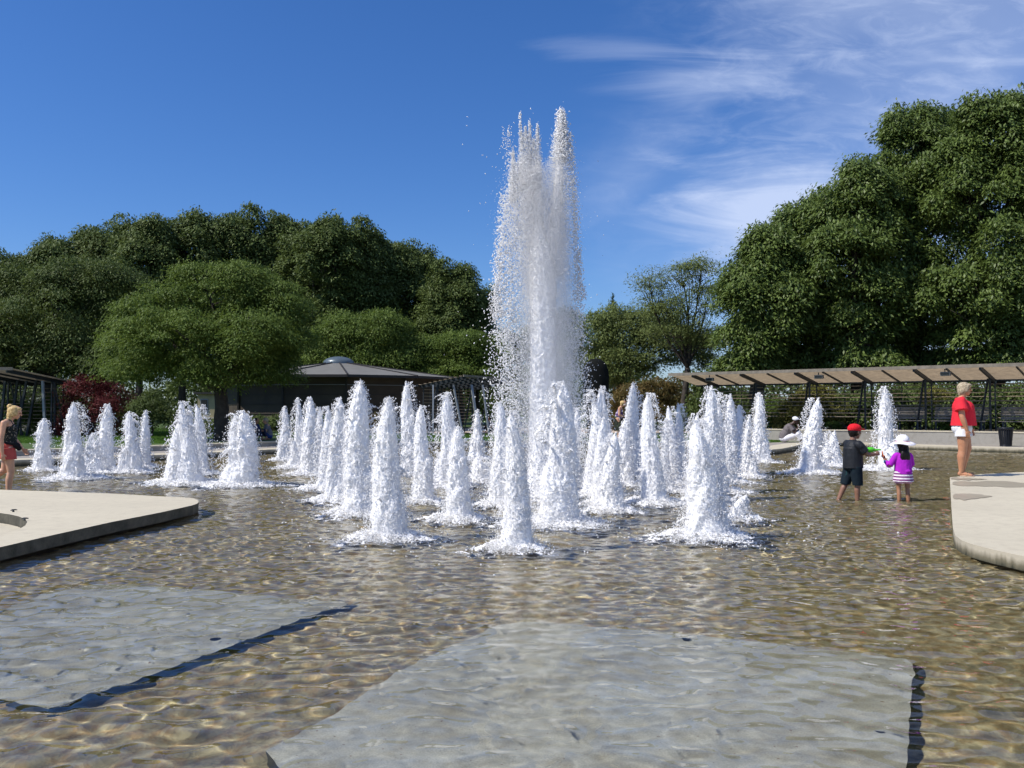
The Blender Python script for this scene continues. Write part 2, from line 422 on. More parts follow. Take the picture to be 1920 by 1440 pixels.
# ================================================================== POOL
def recv(o): o.cycles.is_caustics_receiver = True; return o
FLOORZ = -.13
fl = MB(); fl.add([(x, y, z) for y, z in ((-6, -.22), (9, -.22), (12.5, FLOORZ), (60, FLOORZ)) for x in (-60, 60)], [(i * 2, i * 2 + 1, i * 2 + 3, i * 2 + 2) for i in range(3)])
recv(tag(fl.build('pool_floor', M['floor']), kind='structure'))
# pool outline at the water line (photo pixels -> ground)
opx = [(-700, 905), (-350, 887), (0, 875), (120, 870.5), (212, 867), (320, 862), (418, 857), (515, 851), (620, 846), (740, 841), (870, 836), (1000, 834), (1150, 835),
       (1290, 840), (1375, 848), (1410, 852), (1440, 853), (1470, 849.5), (1492, 844), (1506, 839), (1530, 835.5), (1570, 836), (1640, 839.5), (1708, 843), (1920, 849.5), (2200, 858), (2600, 872)]
outl = [tuple(gp(x, y, 0)[:2]) for x, y in opx]
outl = smoothpoly(outl, 2, False)
ctr = Vector((0, 16))
def offs(d):
    res = []
    for i, p in enumerate(outl):
        a = Vector(outl[max(0, i - 1)]); c = Vector(outl[min(len(outl) - 1, i + 1)]); t = (c - a).normalized()
        nn = Vector((-t.y, t.x)); res.append((p[0] + nn.x * d, p[1] + nn.y * d))
    return res
def smoothline(pts, k):
    p = [Vector(q) for q in pts]
    for _ in range(k):
        p = [p[0]] + [(p[i - 1] + p[i] * 2 + p[i + 1]) / 4 for i in range(1, len(p) - 1)] + [p[-1]]
    return [tuple(q) for q in p]
ZL = .15
ring1 = smoothline(offs(.75), 30); ring2 = smoothline(offs(2.05), 60)
far = [(p[0] * 12 + 0, 30 + (p[1] - 10) * 14) for p in ring2]
def band(mb, A, B, za, zb):
    n = len(A); f = lambda z, i: z(i) if callable(z) else z
    v = [(p[0], p[1], f(za, i)) for i, p in enumerate(A)] + [(p[0], p[1], f(zb, i)) for i, p in enumerate(B)]
    mb.add(v, [(i, i + 1, n + i + 1, n + i) for i in range(n - 1)])
e = MB(); band(e, outl, outl, -.2, ZL - .012)
recv(tag(e.build('pool_edge_face', M['side']), kind='structure'))
e = MB(); band(e, outl, outl, ZL - .012, ZL); band(e, outl, ring1, ZL, ZL)
tag(e.build('pool_edge', M['platform']), kind='structure')
e = MB(); band(e, ring1, ring2, ZL - .004, ZL - .004); tag(e.build('paving', M['paving']), kind='structure')
def lz(i):
    x = ring2[i][0]; t = max(0, min(1, (-5.2 - x) / .8)); return ZL - .004 + .135 * t
e = MB(); band(e, ring2, far, lz, lz); tag(e.build('ground', M['lawn']), kind='structure')
# raised kerb on the left
lk = [i for i, p in enumerate(ring2) if p[0] < -5.0]
kp = [ring2[i] for i in lk]
def kerbwall(name, pts, z0, z1, w, m, label, cat, cap=None):
    n = len(pts); inn = pts; out = []
    for i in range(n):
        a = Vector(pts[max(0, i - 1)]); c = Vector(pts[min(n - 1, i + 1)]); t = (c - a).normalized(); nn = Vector((-t.y, t.x))
        out.append((pts[i][0] + nn.x * w, pts[i][1] + nn.y * w))
    r = MB(); band(r, inn, inn, z0, z1 - .02); band(r, inn, out, z1 - .02, z1 - .02)
    r.add([(*inn[0], z0), (*inn[0], z1 - .02), (*out[0], z1 - .02), (*out[0], z0)], [(0, 1, 2, 3)])
    r.add([(*inn[-1], z0), (*inn[-1], z1 - .02), (*out[-1], z1 - .02), (*out[-1], z0)], [(0, 3, 2, 1)])
    band(r, out, out, z1 - .02, z0)
    root = empty(name, (0, 0, 0), label, cat); r.build('wall_face', m, root)
    q = MB(); band(q, inset_line(inn, -.02), inset_line(inn, -.02), z1 - .022, z1 + .02); band(q, inset_line(inn, -.02), inset_line(out, .02), z1 + .02, z1 + .02)
    band(q, inset_line(out, .02), inset_line(out, .02), z1 + .02, z1 - .022)
    q.build('coping', cap or M['platform'], root)
    return root
def inset_line(pts, d):
    n = len(pts); o = []
    for i in range(n):
        a = Vector(pts[max(0, i - 1)]); c = Vector(pts[min(n - 1, i + 1)]); t = (c - a).normalized(); nn = Vector((-t.y, t.x))
        o.append((pts[i][0] + nn.x * d, pts[i][1] + nn.y * d))
    return o
kerbwall('low_kerb_wall', kp, .13, .29, .4, M['wall'], 'low pale topped concrete kerb running along the grass left of the fountain', 'kerb')
# retaining wall on the right, in front of the pergola
A_ = Vector((6.0, 36.6)); PA = Vector((7.0, 38.3)); PB = Vector((17.5, 29.4)); PU = (PB - PA).normalized(); PN = Vector((PU.y, -PU.x))
if PN.y > 0: PN = -PN
wpx = [(1330, 822), (1400, 825), (1500, 828.5), (1600, 829.5), (1708, 831), (1920, 835.5), (2200, 846), (2500, 858)]
wl = [tuple(gp(x, y, ZL)[:2]) for x, y in wpx]; wl = smoothpoly(wl, 2, False)
kerbwall('retaining_wall', wl, .12, .60, .45, M['wall'], 'long low grey concrete wall with pale coping below the right pergola', 'wall')
# planting soil behind the wall
e = MB(); bk = [(p[0] + 1.5, p[1] + 30) for p in wl]; wl2 = inset_line(wl, .44); band(e, wl2, bk, .54, .54); tag(e.build('planting_bed', M['mulch']), kind='structure')
# gravel path beyond the lawn
e = MB(); e.add([(*gp(480, 812, .2)[:2], .21), (*gp(1400, 812, .2)[:2], .21), (*gp(1400, 803, .2)[:2], .21), (*gp(480, 803, .2)[:2], .21)], [(0, 1, 2, 3)])
tag(e.build('garden_path', M['pinkpath']), kind='structure')

# ------------------------------------------------------------------ water surface with real waves
K = []
rw = np.random.default_rng(3)
for k in range(110):
    lam = .05 + .14 * 2.0 ** rw.normal(0, .7); a = rw.normal(0, .75) + PI / 2
    K.append((2 * PI / lam * math.cos(a), 2 * PI / lam * math.sin(a), rw.uniform(0, 6.3), lam * .0034 * min(1, (lam / .11) ** .8), lam))
for k in range(10):
    lam = rw.uniform(.6, 1.6); a = rw.normal(0, .6) + PI / 2
    K.append((2 * PI / lam * math.cos(a), 2 * PI / lam * math.sin(a), rw.uniform(0, 6.3), lam * .0018, lam))
ys = [2.0]
while ys[-1] < 8.5: ys.append(ys[-1] + .0125)
while ys[-1] < 36: ys.append(ys[-1] + min(.05, .0125 + (ys[-1] - 8.5) * .0035))
ys = np.array(ys)
nx = 1500
tt = np.linspace(-1, 1, nx)
Yg, Tg = np.meshgrid(ys, tt, indexing='ij')
Xg = Tg * (2.6 + Yg * .70)
Zg = np.zeros_like(Xg)
amp = np.clip(.74 + (Yg - 4) * .055, .74, 1.25)
sp_x = 2 * (2.6 + Yg * .7) / nx
for kx, ky, ph, a, lam in K:
    fade = np.clip((lam / sp_x - 3) / 3, 0, 1)
    Zg += a * fade * np.sin(kx * Xg + ky * Yg + ph)
slow = .85 + .26 * np.sin(Xg * .9 + 1.3 * np.sin(Yg * .55)) * np.sin(Yg * .8 + .7) + .2 * np.sin(Xg * 2.3 + 1.7 * np.sin(Yg * 1.1 + 2)) * np.sin(Yg * 1.9 + 1.1 * np.sin(Xg * .7))
Zg *= amp * slow
for (jx, jb, jt, jw, jh, jl) in JETS:
    p_ = gp(jx, jb, 0); r_ = np.hypot(Xg - p_.x, Yg - p_.y); m_ = r_ < 1.3
    rr_ = r_[m_]; w_ = np.exp(-((rr_ - .28) / .42) ** 2)
    ang = np.arctan2(Yg[m_] - p_.y, Xg[m_] - p_.x)
    Zg[m_] += w_ * .011 * np.sin(rr_ * 34 + 1.4 * np.sin(ang * 5 + jx) + jx) * (.6 + .4 * np.sin(ang * 9 + rr_ * 12))

i_ = np.arange(len(ys) * nx).reshape(len(ys), nx)
fq = np.stack([i_[:-1, :-1], i_[:-1, 1:], i_[1:, 1:], i_[1:, :-1]], -1).reshape(-1, 4)
wo = npmesh('water', np.stack([Xg, Yg, Zg], -1).reshape(-1, 3), fq, M['water'], smooth=True)
wo.cycles.is_caustics_caster = True
tag(wo, kind='structure')

# ------------------------------------------------------------------ platforms
def platform(name, poly, ztop, th, label, cat, holes=[], m=None, side='side', group=None):
    root = empty(name, (0, 0, 0), label, cat, group)
    t = MB(); v, f = tess(poly, holes, ztop); t.add(v, f)
    inner = inset(poly, .012)
    o = t.build('top_surface', m or M['platform'], root); recv(o)
    s_ = MB(); skirt(s_, poly, ztop - th, ztop)
    v, f = tess(poly, holes, ztop - th); s_.add(v, [q[::-1] for q in f])
    for h in holes: skirt(s_, h, ztop - .35, ztop, True)
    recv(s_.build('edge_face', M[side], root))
    b_ = MB(); ip = inset(poly, .16); skirt(b_, ip, -.26, ztop - th - .001); recv(b_.build('plinth', M['darktrim'], root))
    return root
lp = [gp(x, y, .155) for x, y in [(-330, 908), (0, 918), (200, 925), (335, 932.4), (356, 933.6), (366, 935.2), (371.5, 938), (372.5, 941), (370, 944), (362, 947), (345, 951), (300, 961), (208, 979), (100, 1003), (0, 1026), (-330, 1120)]]
lp = [(p.x, p.y) for p in lp]
hc = Vector((-7.6, 8.6)); hole = [(hc.x + 2.41 * math.cos(t * PI / 24), hc.y + 2.41 * math.sin(t * PI / 24)) for t in range(48)]
lp[-1] = tuple(Vector(lp[-1])); 
lp = [p for p in lp[:-1]] + [(-6.8, 5.0), (-13, 3.5), (-14, 15)]
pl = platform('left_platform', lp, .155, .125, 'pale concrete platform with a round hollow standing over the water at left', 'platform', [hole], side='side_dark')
pl.name = 'concrete_platform'
e = MB(); e.add([(hc.x + 2.4 * math.cos(t * PI / 24), hc.y + 2.4 * math.sin(t * PI / 24), .035) for t in range(48)], [tuple(range(48))]); e.build('hollow_floor', M['platform'], pl)
rp = [gp(x, y, .15) for x, y in [(1781, 895), (1840, 889), (1920, 885), (2300, 876), (2700, 1000), (2300, 1110), (2050, 1068), (1920, 1043), (1860, 1030), (1825, 1021), (1803, 1013), (1791, 1004), (1787, 990), (1784, 950)]]
rp = [(p.x, p.y) for p in rp]
pr_ = platform('right_platform', rp, .15, .13, 'pale concrete platform with a rounded corner under the woman in red', 'platform')
pr_.name = 'concrete_platform'
# wet marks on the right platform
wm_ = mat('wet_concrete', lambda g: g.l(g.pr(g.mix(g.nz(g.coord(), 3, 4), (.33, .285, .205), (.40, .35, .26)), .4), g.out.inputs[0]))
for k, (x0, y0, x1, y1, s0) in enumerate([(1786, 906, 2050, 911, 5.0), (1787, 931, 1860, 931, 5.5), (1783, 897.5, 1850, 899, 2.0)]):
    n = 26; a = []; b_ = []
    for i in range(n + 1):
        t = i / n; w = s0 * math.sin(PI * min(1, .04 + t * .96) ** .6) + .2; w += 1.6 * noise.noise(Vector((t * 9, k, 0)))
        x = x0 + (x1 - x0) * t; y = y0 + (y1 - y0) * t + 1.5 * noise.noise(Vector((t * 5, k + 7, 2)))
        w = max(.3, w)
        p = gp(x, y - w, .154); q = gp(x, y + w, .154); a.append((p.x, p.y)); b_.append((q.x, q.y))
    e = MB(); band(e, b_, a, .1545 + k * .002, .1545 + k * .002); tag(e.build('wet_patch', wm_), kind='structure')
# submerged stepping slabs
SLZ = -.085
s1 = [gp(x, y, SLZ) for x, y in [(-200, 1190), (0, 1160), (90, 1127), (185, 1107), (400, 1123), (640, 1143), (652, 1146), (640, 1152), (400, 1240), (92, 1352), (60, 1347), (0, 1327), (-150, 1312)]]
s2 = [gp(x, y, SLZ) for x, y in [(990, 1182), (1200, 1198), (1460, 1226), (1700, 1254), (1713, 1263), (1708, 1350), (1700, 1450), (1690, 1600), (1000, 1640), (560, 1500), (500, 1432), (640, 1350), (745, 1280), (850, 1228), (935, 1188)]]
for nm, s_, lb in (('slab', s1, 'pale grey concrete slab just under the water at lower left'), ('slab', s2, 'large cracked grey concrete slab just under the water at bottom right')):
    pp = [(p.x, p.y) for p in s_]
    r = platform('submerged_slab', pp, SLZ, .10, lb, 'slab', m=M['slab'])
# fallen leaves and a drain on the slabs
for px, py, r, lb in [(1286, 1217, .022, 'dark wet leaf on the far edge of the bottom right slab'), (1650, 1394, .022, 'dark wet leaf near the right end of the bottom right slab'), (395, 1121, .018, 'small dark leaf on the far side of the lower left slab'), (812, 1271, .02, 'dark leaf at the left edge of the bottom right slab')]:
    p = gp(px, py, SLZ + .006); n = 12; a0 = random.uniform(-.4, .4); e = MB()
    e.add([(r * 1.0 * math.cos(t * PI / 6), r * .42 * math.sin(t * PI / 6) * (1 + .2 * math.cos(t * PI / 6)), .004 * math.cos(t * PI / 3)) for t in range(12)] + [(0, 0, .006)], [(i, (i + 1) % 12, 12) for i in range(12)])
    o = e.build('fallen_leaf', M['darktrim'], smooth=True); o.location = p; o.rotation_euler = (0, 0, a0); tag(o, lb, 'leaf', 'leaves lying on the slabs')
p = gp(403, 1216, SLZ + .001); e = MB().lathe([(.001, .006), (.026, .006), (.034, .0)], 20); o = e.build('drain_plug', M['darktrim'], smooth=True); o.location = p
tag(o, 'small dark round drain in the lower left slab', 'drain')
# mooring style cleats at the hollow of the left platform
for px, py, rz, lb in [(25, 960, .5, 'small dark metal cleat at the far rim of the platform hollow'), (46, 976, .1, 'small dark metal cleat at the right rim of the platform hollow')]:
    cs = .62
    p = gp(px, py, .155); r = empty('rim_cleat', p, lb, 'cleat', 'cleats on the platform hollow', rz, cs)
    MB().lathe([(.0, 0), (.022, 0), (.02, .02), (.012, .035), (0, .036)], 14).build('foot', M['steel'], r, True)
    MB().tube([(-.05, 0, .03), (-.02, 0, .045), (.03, 0, .045), (.07, 0, .038)], [.009, .014, .014, .008], 8).build('arm', M['steel'], r, True)
# ================================================================== FOLIAGE
def leafquads(P, D, N, Lh, Wh):
    """diamond leaves: centre P, long axis D, side axis from N; arrays"""
    D = D / np.linalg.norm(D, axis=1, keepdims=True); Sd = np.cross(D, N); Sd /= np.linalg.norm(Sd, axis=1, keepdims=True) + 1e-9
    Up = np.cross(Sd, D)
    Lh = Lh[:, None]; Wh = Wh[:, None]
    a = P - D * Lh; b_ = P + Sd * Wh - D * Lh * .1 + Up * Wh * .35; c = P + D * Lh; d = P - Sd * Wh - D * Lh * .1 + Up * Wh * .35
    v = np.stack([a, b_, c, d], 1).reshape(-1, 3); f = np.arange(len(P) * 4).reshape(-1, 4)
    return v, f
def crown(lobes, nclump, per, leaf, cr, flat=.6, droop=.3, seed=1, inner=.25, upn=.6, aspect=.42, dens=1.0):
    """crown = lobes -> sub-lobes -> dome shaped leaf sprays (leaves follow the dome, so each spray has a lit top and a shaded underside)"""
    r = np.random.default_rng(seed); lobes = np.array(lobes, float); sub = []
    for l in lobes:
        for kk in range(15):
            d = r.normal(size=3); d[2] = d[2] * .8 + .15; d /= np.linalg.norm(d); q, s_ = (r.uniform(.62, .85), r.uniform(.30, .46)) if kk < 6 else (r.uniform(.84, 1.04), r.uniform(.09, .19))
            ex = l[3:6] * s_ * r.uniform(.85, 1.2)
            if kk >= 6: ex = ex * np.array([.8, .8, 1.55])
            sub.append([*(l[:3] + d * l[3:6] * q), *ex])
    core = lobes.copy(); core[:, 3:6] *= .80; L2 = np.concatenate([core, np.array(sub)])
    w = (L2[:, 3] * L2[:, 4] + 2 * L2[:, 4] * L2[:, 5]) ** .62; w = w / w.sum(); n0 = nclump * 3
    li = r.choice(len(L2), n0, p=w); d = r.normal(size=(n0, 3)); d[:, 2] += .15; d /= np.linalg.norm(d, axis=1, keepdims=True)
    isin = r.random(n0) < inner
    C = L2[li, :3] + d * L2[li, 3:6] * np.where(isin, r.uniform(.2, .85, n0), r.uniform(.88, 1.05, n0))[:, None]
    keep = np.ones(n0, bool)
    for k in range(len(lobes)):
        q = np.linalg.norm((C - lobes[k, :3]) / lobes[k, 3:6], axis=1); keep &= ~((q < .70) & (r.random(n0) > inner * .6))
    C = C[keep][:nclump]; d = d[keep][:nclump]; n = len(C)
    sz = cr * r.uniform(.55, 1.5, n)
    a = r.uniform(0, 2 * PI, (n, per)); t = r.random((n, per)) ** .6; rad = np.sin(t * PI * .5); hz = np.cos(t * PI * .5)
    lean = d * .35; off = np.stack([rad * np.cos(a), rad * np.sin(a), hz * flat - droop * rad ** 2 * .5], -1)
    off += r.normal(0, .13, off.shape); ell = r.uniform(.7, 1.4, (n, 1)); th = r.uniform(0, PI, (n, 1))
    ox = off[:, :, 0] * ell; oy = off[:, :, 1] / ell; off[:, :, 0] = ox * np.cos(th) - oy * np.sin(th); off[:, :, 1] = ox * np.sin(th) + oy * np.cos(th)
    off[:, :, 2] += off[:, :, 0] * -lean[:, None, 0] * .8 + off[:, :, 1] * -lean[:, None, 1] * .8
    P = (C[:, None, :] + off * sz[:, None, None]).reshape(-1, 3); m = len(P)
    o2 = off.reshape(-1, 3); N = np.stack([o2[:, 0] * (1 - upn * .6), o2[:, 1] * (1 - upn * .6), .35 + upn + 0 * o2[:, 0]], -1) + np.repeat(d, per, 0) * .35 + r.normal(size=(m, 3)) * .38
    Dn = np.stack([o2[:, 0], o2[:, 1], -.25 - droop + 0 * o2[:, 0]], -1) + r.normal(size=(m, 3)) * .45
    Ls = leaf * r.uniform(.6, 1.25, m)
    return leafquads(P, Dn, N, Ls, Ls * aspect)
def limb(mb, a, b_, r0, r1, bend=.15, n=6, rnd=random, seg=7):
    a, b_ = Vector(a), Vector(b_); L_ = (b_ - a).length
    off = Vector((rnd.uniform(-1, 1), rnd.uniform(-1, 1), rnd.uniform(-.2, .6))) * L_ * bend
    pts = []; rad = []
    for i in range(seg):
        t = i / (seg - 1); p = a.lerp(b_, t) + off * math.sin(PI * t) + Vector((noise.noise(a + Vector((t * 3, 0, 0))), noise.noise(a + Vector((0, t * 3, 5))), 0)) * L_ * .04
        pts.append(p); rad.append(r0 + (r1 - r0) * t ** .8)
    mb.tube(pts, rad, n); return pts
def tree(label, base, trunk_h, tr, lobes, leaf_mat, nclump, per, leaf, cr, name='leafy_tree', cat='tree', group=None, flat=.6, droop=.3, seed=1, inner=.25, upn=.6, twigs=2, multi=1, aspect=.42):
    base = Vector(base); root = empty(name, base, label, cat, group)
    rel = [(a - base.x, b_ - base.y, c - base.z, *r3) for a, b_, c, *r3 in lobes]
    v, f = crown(rel, nclump, per, leaf, cr, flat, droop, seed, inner, upn, aspect)
    npmesh('crown', v, f, leaf_mat, root)
    rn = random.Random(seed); mb = MB()
    for s_ in range(multi):
        off = Vector((rn.uniform(-.3, .3), rn.uniform(-.3, .3), 0)) * (multi > 1)
        top = Vector((off.x * 3, off.y * 3, trunk_h))
        pts = limb(mb, off + Vector((0, 0, -.1)), top, tr, tr * .75, .05, 10, rn)
        for k in range(s_, len(rel), multi):
            c = Vector(rel[k][:3]); e = c + Vector((0, 0, rel[k][5] * .3))
            q = limb(mb, top, e, tr * .45, tr * .08, .12, 6, rn)
            for _ in range(twigs):
                d = Vector((rn.gauss(0, 1), rn.gauss(0, 1), rn.gauss(.2, .7))).normalized()
                e2 = c + Vector((d.x * rel[k][3], d.y * rel[k][4], d.z * rel[k][5])) * .85
                limb(mb, q[rn.randint(2, 5)], e2, tr * .14, tr * .03, .1, 5, rn, 5)
    mb.build('trunk', M['bark'], root, True)
    return root
def lobes_px(lst, Y, g=.93):
    """lobe list in photo pixels (cx, cy, rx, ry, depth offset) -> world ellipsoids"""
    o = []
    for cx, cy, rx, ry, dy in lst:
        y = Y + dy; p = at(cx, cy, y); k = y / F * g; o.append((p.x, p.y, p.z, rx * k, max(rx, ry) * k * .85, ry * k))
    return o
def copytree(o, parent=None):
    c = o.copy(); COL.objects.link(c); c.parent = parent
    for ch in o.children: copytree(ch, c)
    return c
GZ = .2
# main zelkova left of centre
lb = lobes_px([(400, 560, 90, 62, 0), (300, 590, 85, 60, 0), (500, 590, 85, 60, .3), (248, 630, 50, 52, .2), (540, 625, 42, 52, .4), (330, 635, 90, 55, -1.6), (450, 632, 90, 55, -1.4), (300, 692, 80, 30, -.4), (420, 695, 100, 30, -.8), (510, 685, 50, 32, .2), (400, 600, 100, 60, 1.8), (380, 520, 50, 26, .2), (460, 530, 50, 28, .4), (238, 672, 34, 34, .6)], 31)
tree('broad light green round tree with a dark trunk left of the fountain', (*at(412, 800, 31)[:2], GZ), 1.9, .30, lb, M['zelkova'], 1150, 125, .056, .54, 'round_tree', flat=.22, droop=.42, seed=11, upn=.9, inner=.14)
lb = lobes_px([(110, 600, 110, 90, 0), (40, 560, 70, 60, 1), (200, 540, 70, 50, 1), (130, 520, 60, 35, .5), (30, 660, 80, 55, -1), (150, 670, 90, 45, -1), (-60, 620, 90, 90, 0), (215, 620, 60, 70, 1), (10, 610, 80, 60, -1.5), (-120, 560, 80, 80, 0)], 38)
tree('bushy mid green tree rising behind the left pergola', (*at(90, 800, 38)[:2], GZ), 2.6, .28, lb, M['zelkova_b'], 1150, 100, .07, .66, 'bushy_tree', flat=.24, droop=.45, seed=12, upn=.8, inner=.16)
lb = lobes_px([(680, 650, 90, 55, 0), (640, 640, 60, 50, 0), (740, 655, 50, 50, .5), (690, 620, 70, 35, 0), (600, 670, 40, 35, 0), (700, 690, 90, 28, -1)], 56)
tree('light green spreading tree just behind the round pavilion roof', (*at(690, 800, 58)[:2], GZ), 4, .3, lb, M['zelkova'], 700, 75, .09, .75, 'spreading_tree', flat=.26, droop=.4, seed=13, upn=.9)
lb = lobes_px([(850, 665, 70, 42, 0), (810, 675, 45, 34, 0), (900, 672, 40, 38, .5), (860, 645, 50, 25, 0), (860, 700, 70, 22, -1)], 57)
tree('smaller light green tree between the pavilion and the tall jet', (*at(860, 800, 58)[:2], GZ), 4, .3, lb, M['zelkova'], 500, 75, .09, .72, 'spreading_tree', flat=.26, droop=.4, seed=14, upn=.9)
# grove of dark trees behind: three crown shapes copied
def grove_lobes(seed):
    r = random.Random(seed); o = [(0, 0, 9.6, 2.3, 2.2, 3.4), (0, 0, 6.0, 3.0, 2.8, 3.2)]
    for k in range(7):
        a = r.uniform(0, 6.28); z = r.uniform(5, 11.5); q = 1.9 * (1 - abs(z - 7) / 9); o.append((q * math.cos(a), q * math.sin(a), z, r.uniform(1.3, 1.9), r.uniform(1.3, 1.9), r.uniform(1.5, 2.2)))
    for k in range(4):
        o.append((r.uniform(-1.2, 1.2), r.uniform(-1, 1), 12 + r.uniform(-.6, .9), .8, .8, 1.2))
    return o
gl = 'dark grove tree '
gspec = [(-60, 470, 'at the left frame edge'), (25, 478, 'second from the left frame edge'), (100, 450, 'third from the left frame edge'), (185, 428, 'above the bushy tree right side'), (262, 412, 'left of the grove summit'),
         (345, 402, 'with a slightly pointed crown near the grove summit'), (435, 400, 'at the highest point of the grove above the round tree'), (520, 410, 'just right of the grove summit'), (600, 415, 'above the right side of the round tree'),
         (668, 428, 'above the pavilion roof'), (735, 458, 'right of the pavilion dome'), (795, 478, 'second from the right end of the grove'), (850, 500, 'where the grove slopes down'), (893, 545, 'lowest at the right end of the grove')]
gp_, k = [], 0
for i, (px, py, lbl) in enumerate(gspec):
    Yd = 66 + (i * 5 % 4) * 2.2
    if i < 3:
        t = tree(gl + 'x', (0, 0, 0), 3.5, .28, grove_lobes(20 + i), M['grove'], 1200, 54, .125, .60, 'dark_tree', flat=.75, droop=.35, seed=30 + i, upn=.5, inner=.18); gp_.append(t)
    else: t = copytree(gp_[i % 3])
    h = at(px, py, Yd).z; b_ = at(px, 760, Yd); t.location = (b_.x, Yd, GZ); s_ = (h - GZ) / 13.9; t.scale = (max(.95, s_), max(.95, s_), s_); t.rotation_euler = (0, 0, i * 1.7)
    t['label'] = gl + lbl; t['group'] = 'dark grove behind the pavilion'; t['category'] = 'tree'
# tall dense trees on the right
def rtree(lbl, Y, lst, n, seed, bx):
    lb = lobes_px(lst, Y, .89); return tree(lbl, (*at(bx, 800, Y)[:2], .5), 3.2, .38, lb, M['oak'], int(n * 1.15), 62, .108, .58, 'tall_tree', 'tree', 'tall dense trees behind the right pergola', flat=.7, droop=.5, seed=seed, upn=.45, inner=.16, twigs=4)
rtree('tallest dark green tree at the right frame edge', 40, [(1880, 260, 75, 72, 0), (1950, 330, 100, 110, 0), (1840, 380, 105, 90, 0), (1800, 320, 60, 60, .5), (1900, 480, 110, 95, -.8), (1830, 560, 110, 80, -1), (1950, 600, 100, 90, 0), (1900, 212, 34, 30, 0), (1835, 222, 30, 34, 0), (1975, 245, 60, 50, 0), (1850, 640, 95, 45, -.5), (1880, 690, 120, 26, 0)], 2100, 41, 1880)
rtree('dark green tree with a square shoulder against the cloud', 43, [(1715, 300, 70, 66, 0), (1690, 390, 95, 85, 0), (1760, 420, 90, 90, -.5), (1655, 345, 36, 40, 0), (1685, 248, 28, 34, 0), (1735, 238, 40, 32, 0), (1700, 510, 100, 80, -.8), (1760, 590, 90, 70, -.5), (1680, 640, 80, 42, 0), (1780, 280, 50, 60, 1), (1720, 688, 100, 26, 0)], 1800, 42, 1715)
rtree('dark green tree with a small knob on its left shoulder', 41, [(1610, 420, 75, 72, 0), (1608, 330, 22, 24, 0), (1630, 375, 50, 46, 0), (1580, 500, 90, 75, -.5), (1650, 560, 80, 70, 0), (1600, 620, 80, 48, 0), (1610, 688, 80, 24, 0)], 1150, 43, 1615)
rtree('mid height dark tree stepping down toward the left', 43, [(1525, 440, 68, 62, 0), (1484, 435, 38, 36, 0), (1545, 398, 40, 28, 0), (1500, 520, 85, 70, -.5), (1540, 600, 80, 60, 0), (1480, 640, 60, 40, 0), (1500, 686, 80, 24, 0)], 1050, 44, 1520)
rtree('lowest dark tree at the left end of the right hand row', 41, [(1445, 520, 52, 58, 0), (1440, 468, 32, 36, 0), (1392, 530, 22, 24, 0), (1402, 560, 50, 62, 0), (1455, 590, 70, 70, -.4), (1400, 640, 54, 46, 0), (1400, 684, 56, 24, 0), (1412, 480, 14, 18, 0)], 1100, 45, 1425)
# airy honey locust and neighbours
lb = lobes_px([(1290, 590, 60, 44, 0), (1240, 570, 45, 34, 0), (1330, 560, 40, 42, 0), (1220, 530, 30, 22, 0), (1280, 520, 40, 26, 0), (1320, 505, 24, 22, 0), (1255, 630, 60, 30, 0), (1330, 640, 35, 34, 0)], 46)
tree('thin airy tree with bare twigs beside the tall dark row', (*at(1290, 800, 46)[:2], GZ), 3.4, .20, lb, M['locust'], 640, 36, .065, .62, 'airy_tree', flat=.35, droop=.2, seed=51, upn=.8, twigs=12, inner=.4)
lb = lobes_px([(1170, 640, 60, 50, 0), (1120, 640, 40, 48, 0), (1215, 660, 55, 50, 0), (1150, 690, 80, 40, 0), (1265, 650, 45, 46, 1), (1310, 660, 40, 40, 2), (1240, 605, 40, 30, 1), (1140, 605, 40, 26, 0), (1200, 610, 40, 28, 0), (1085, 660, 30, 50, 0)], 52)
tree('rounded olive green tree right of the tall central jet', (*at(1160, 800, 53)[:2], GZ), 3, .25, lb, M['locust'], 1300, 50, .085, .6, 'olive_tree', flat=.5, droop=.3, seed=52, upn=.7)
lb = lobes_px([(1030, 630, 45, 36, 0), (990, 650, 40, 40, 0), (950, 665, 30, 40, 0), (1010, 690, 90, 40, 0), (1060, 610, 30, 26, 0)], 64)
tree('grey green tree seen through the spray of the tall jet', (*at(1010, 800, 65)[:2], GZ), 3.5, .25, lb, M['grove'], 500, 45, .12, .6, 'hazy_tree', flat=.6, seed=53)
# conifer top
cr = empty('conifer', (*at(1150, 800, 74)[:2], GZ), 'small pointed conifer top behind the olive tree', 'tree')
rr = np.random.default_rng(5); n = 5200; z = 1 - np.sqrt(rr.random(n)); hgt = at(1150, 548, 74).z; a = rr.random(n) * 6.283; tier = (z * 13) % 1
r0 = (1 - z) * 3.0 * (.55 + .45 * (1 - tier)) * rr.uniform(.55, 1.05, n)
P = np.stack([r0 * np.cos(a), r0 * np.sin(a), 3 + z * (hgt - 3.3)], -1); D = np.stack([np.cos(a), np.sin(a), .25 + 0 * a], -1) + rr.normal(size=(n, 3)) * .3
v, f = leafquads(P, D, np.tile([0, 0, 1.0], (n, 1)), np.full(n, .26), np.full(n, .06)); npmesh('crown', v, f, M['grove'], cr)
mb = MB(); limb(mb, (0, 0, 0), (0, 0, hgt - 1), .2, .03, .01, 8); mb.build('trunk', M['bark'], cr, True)
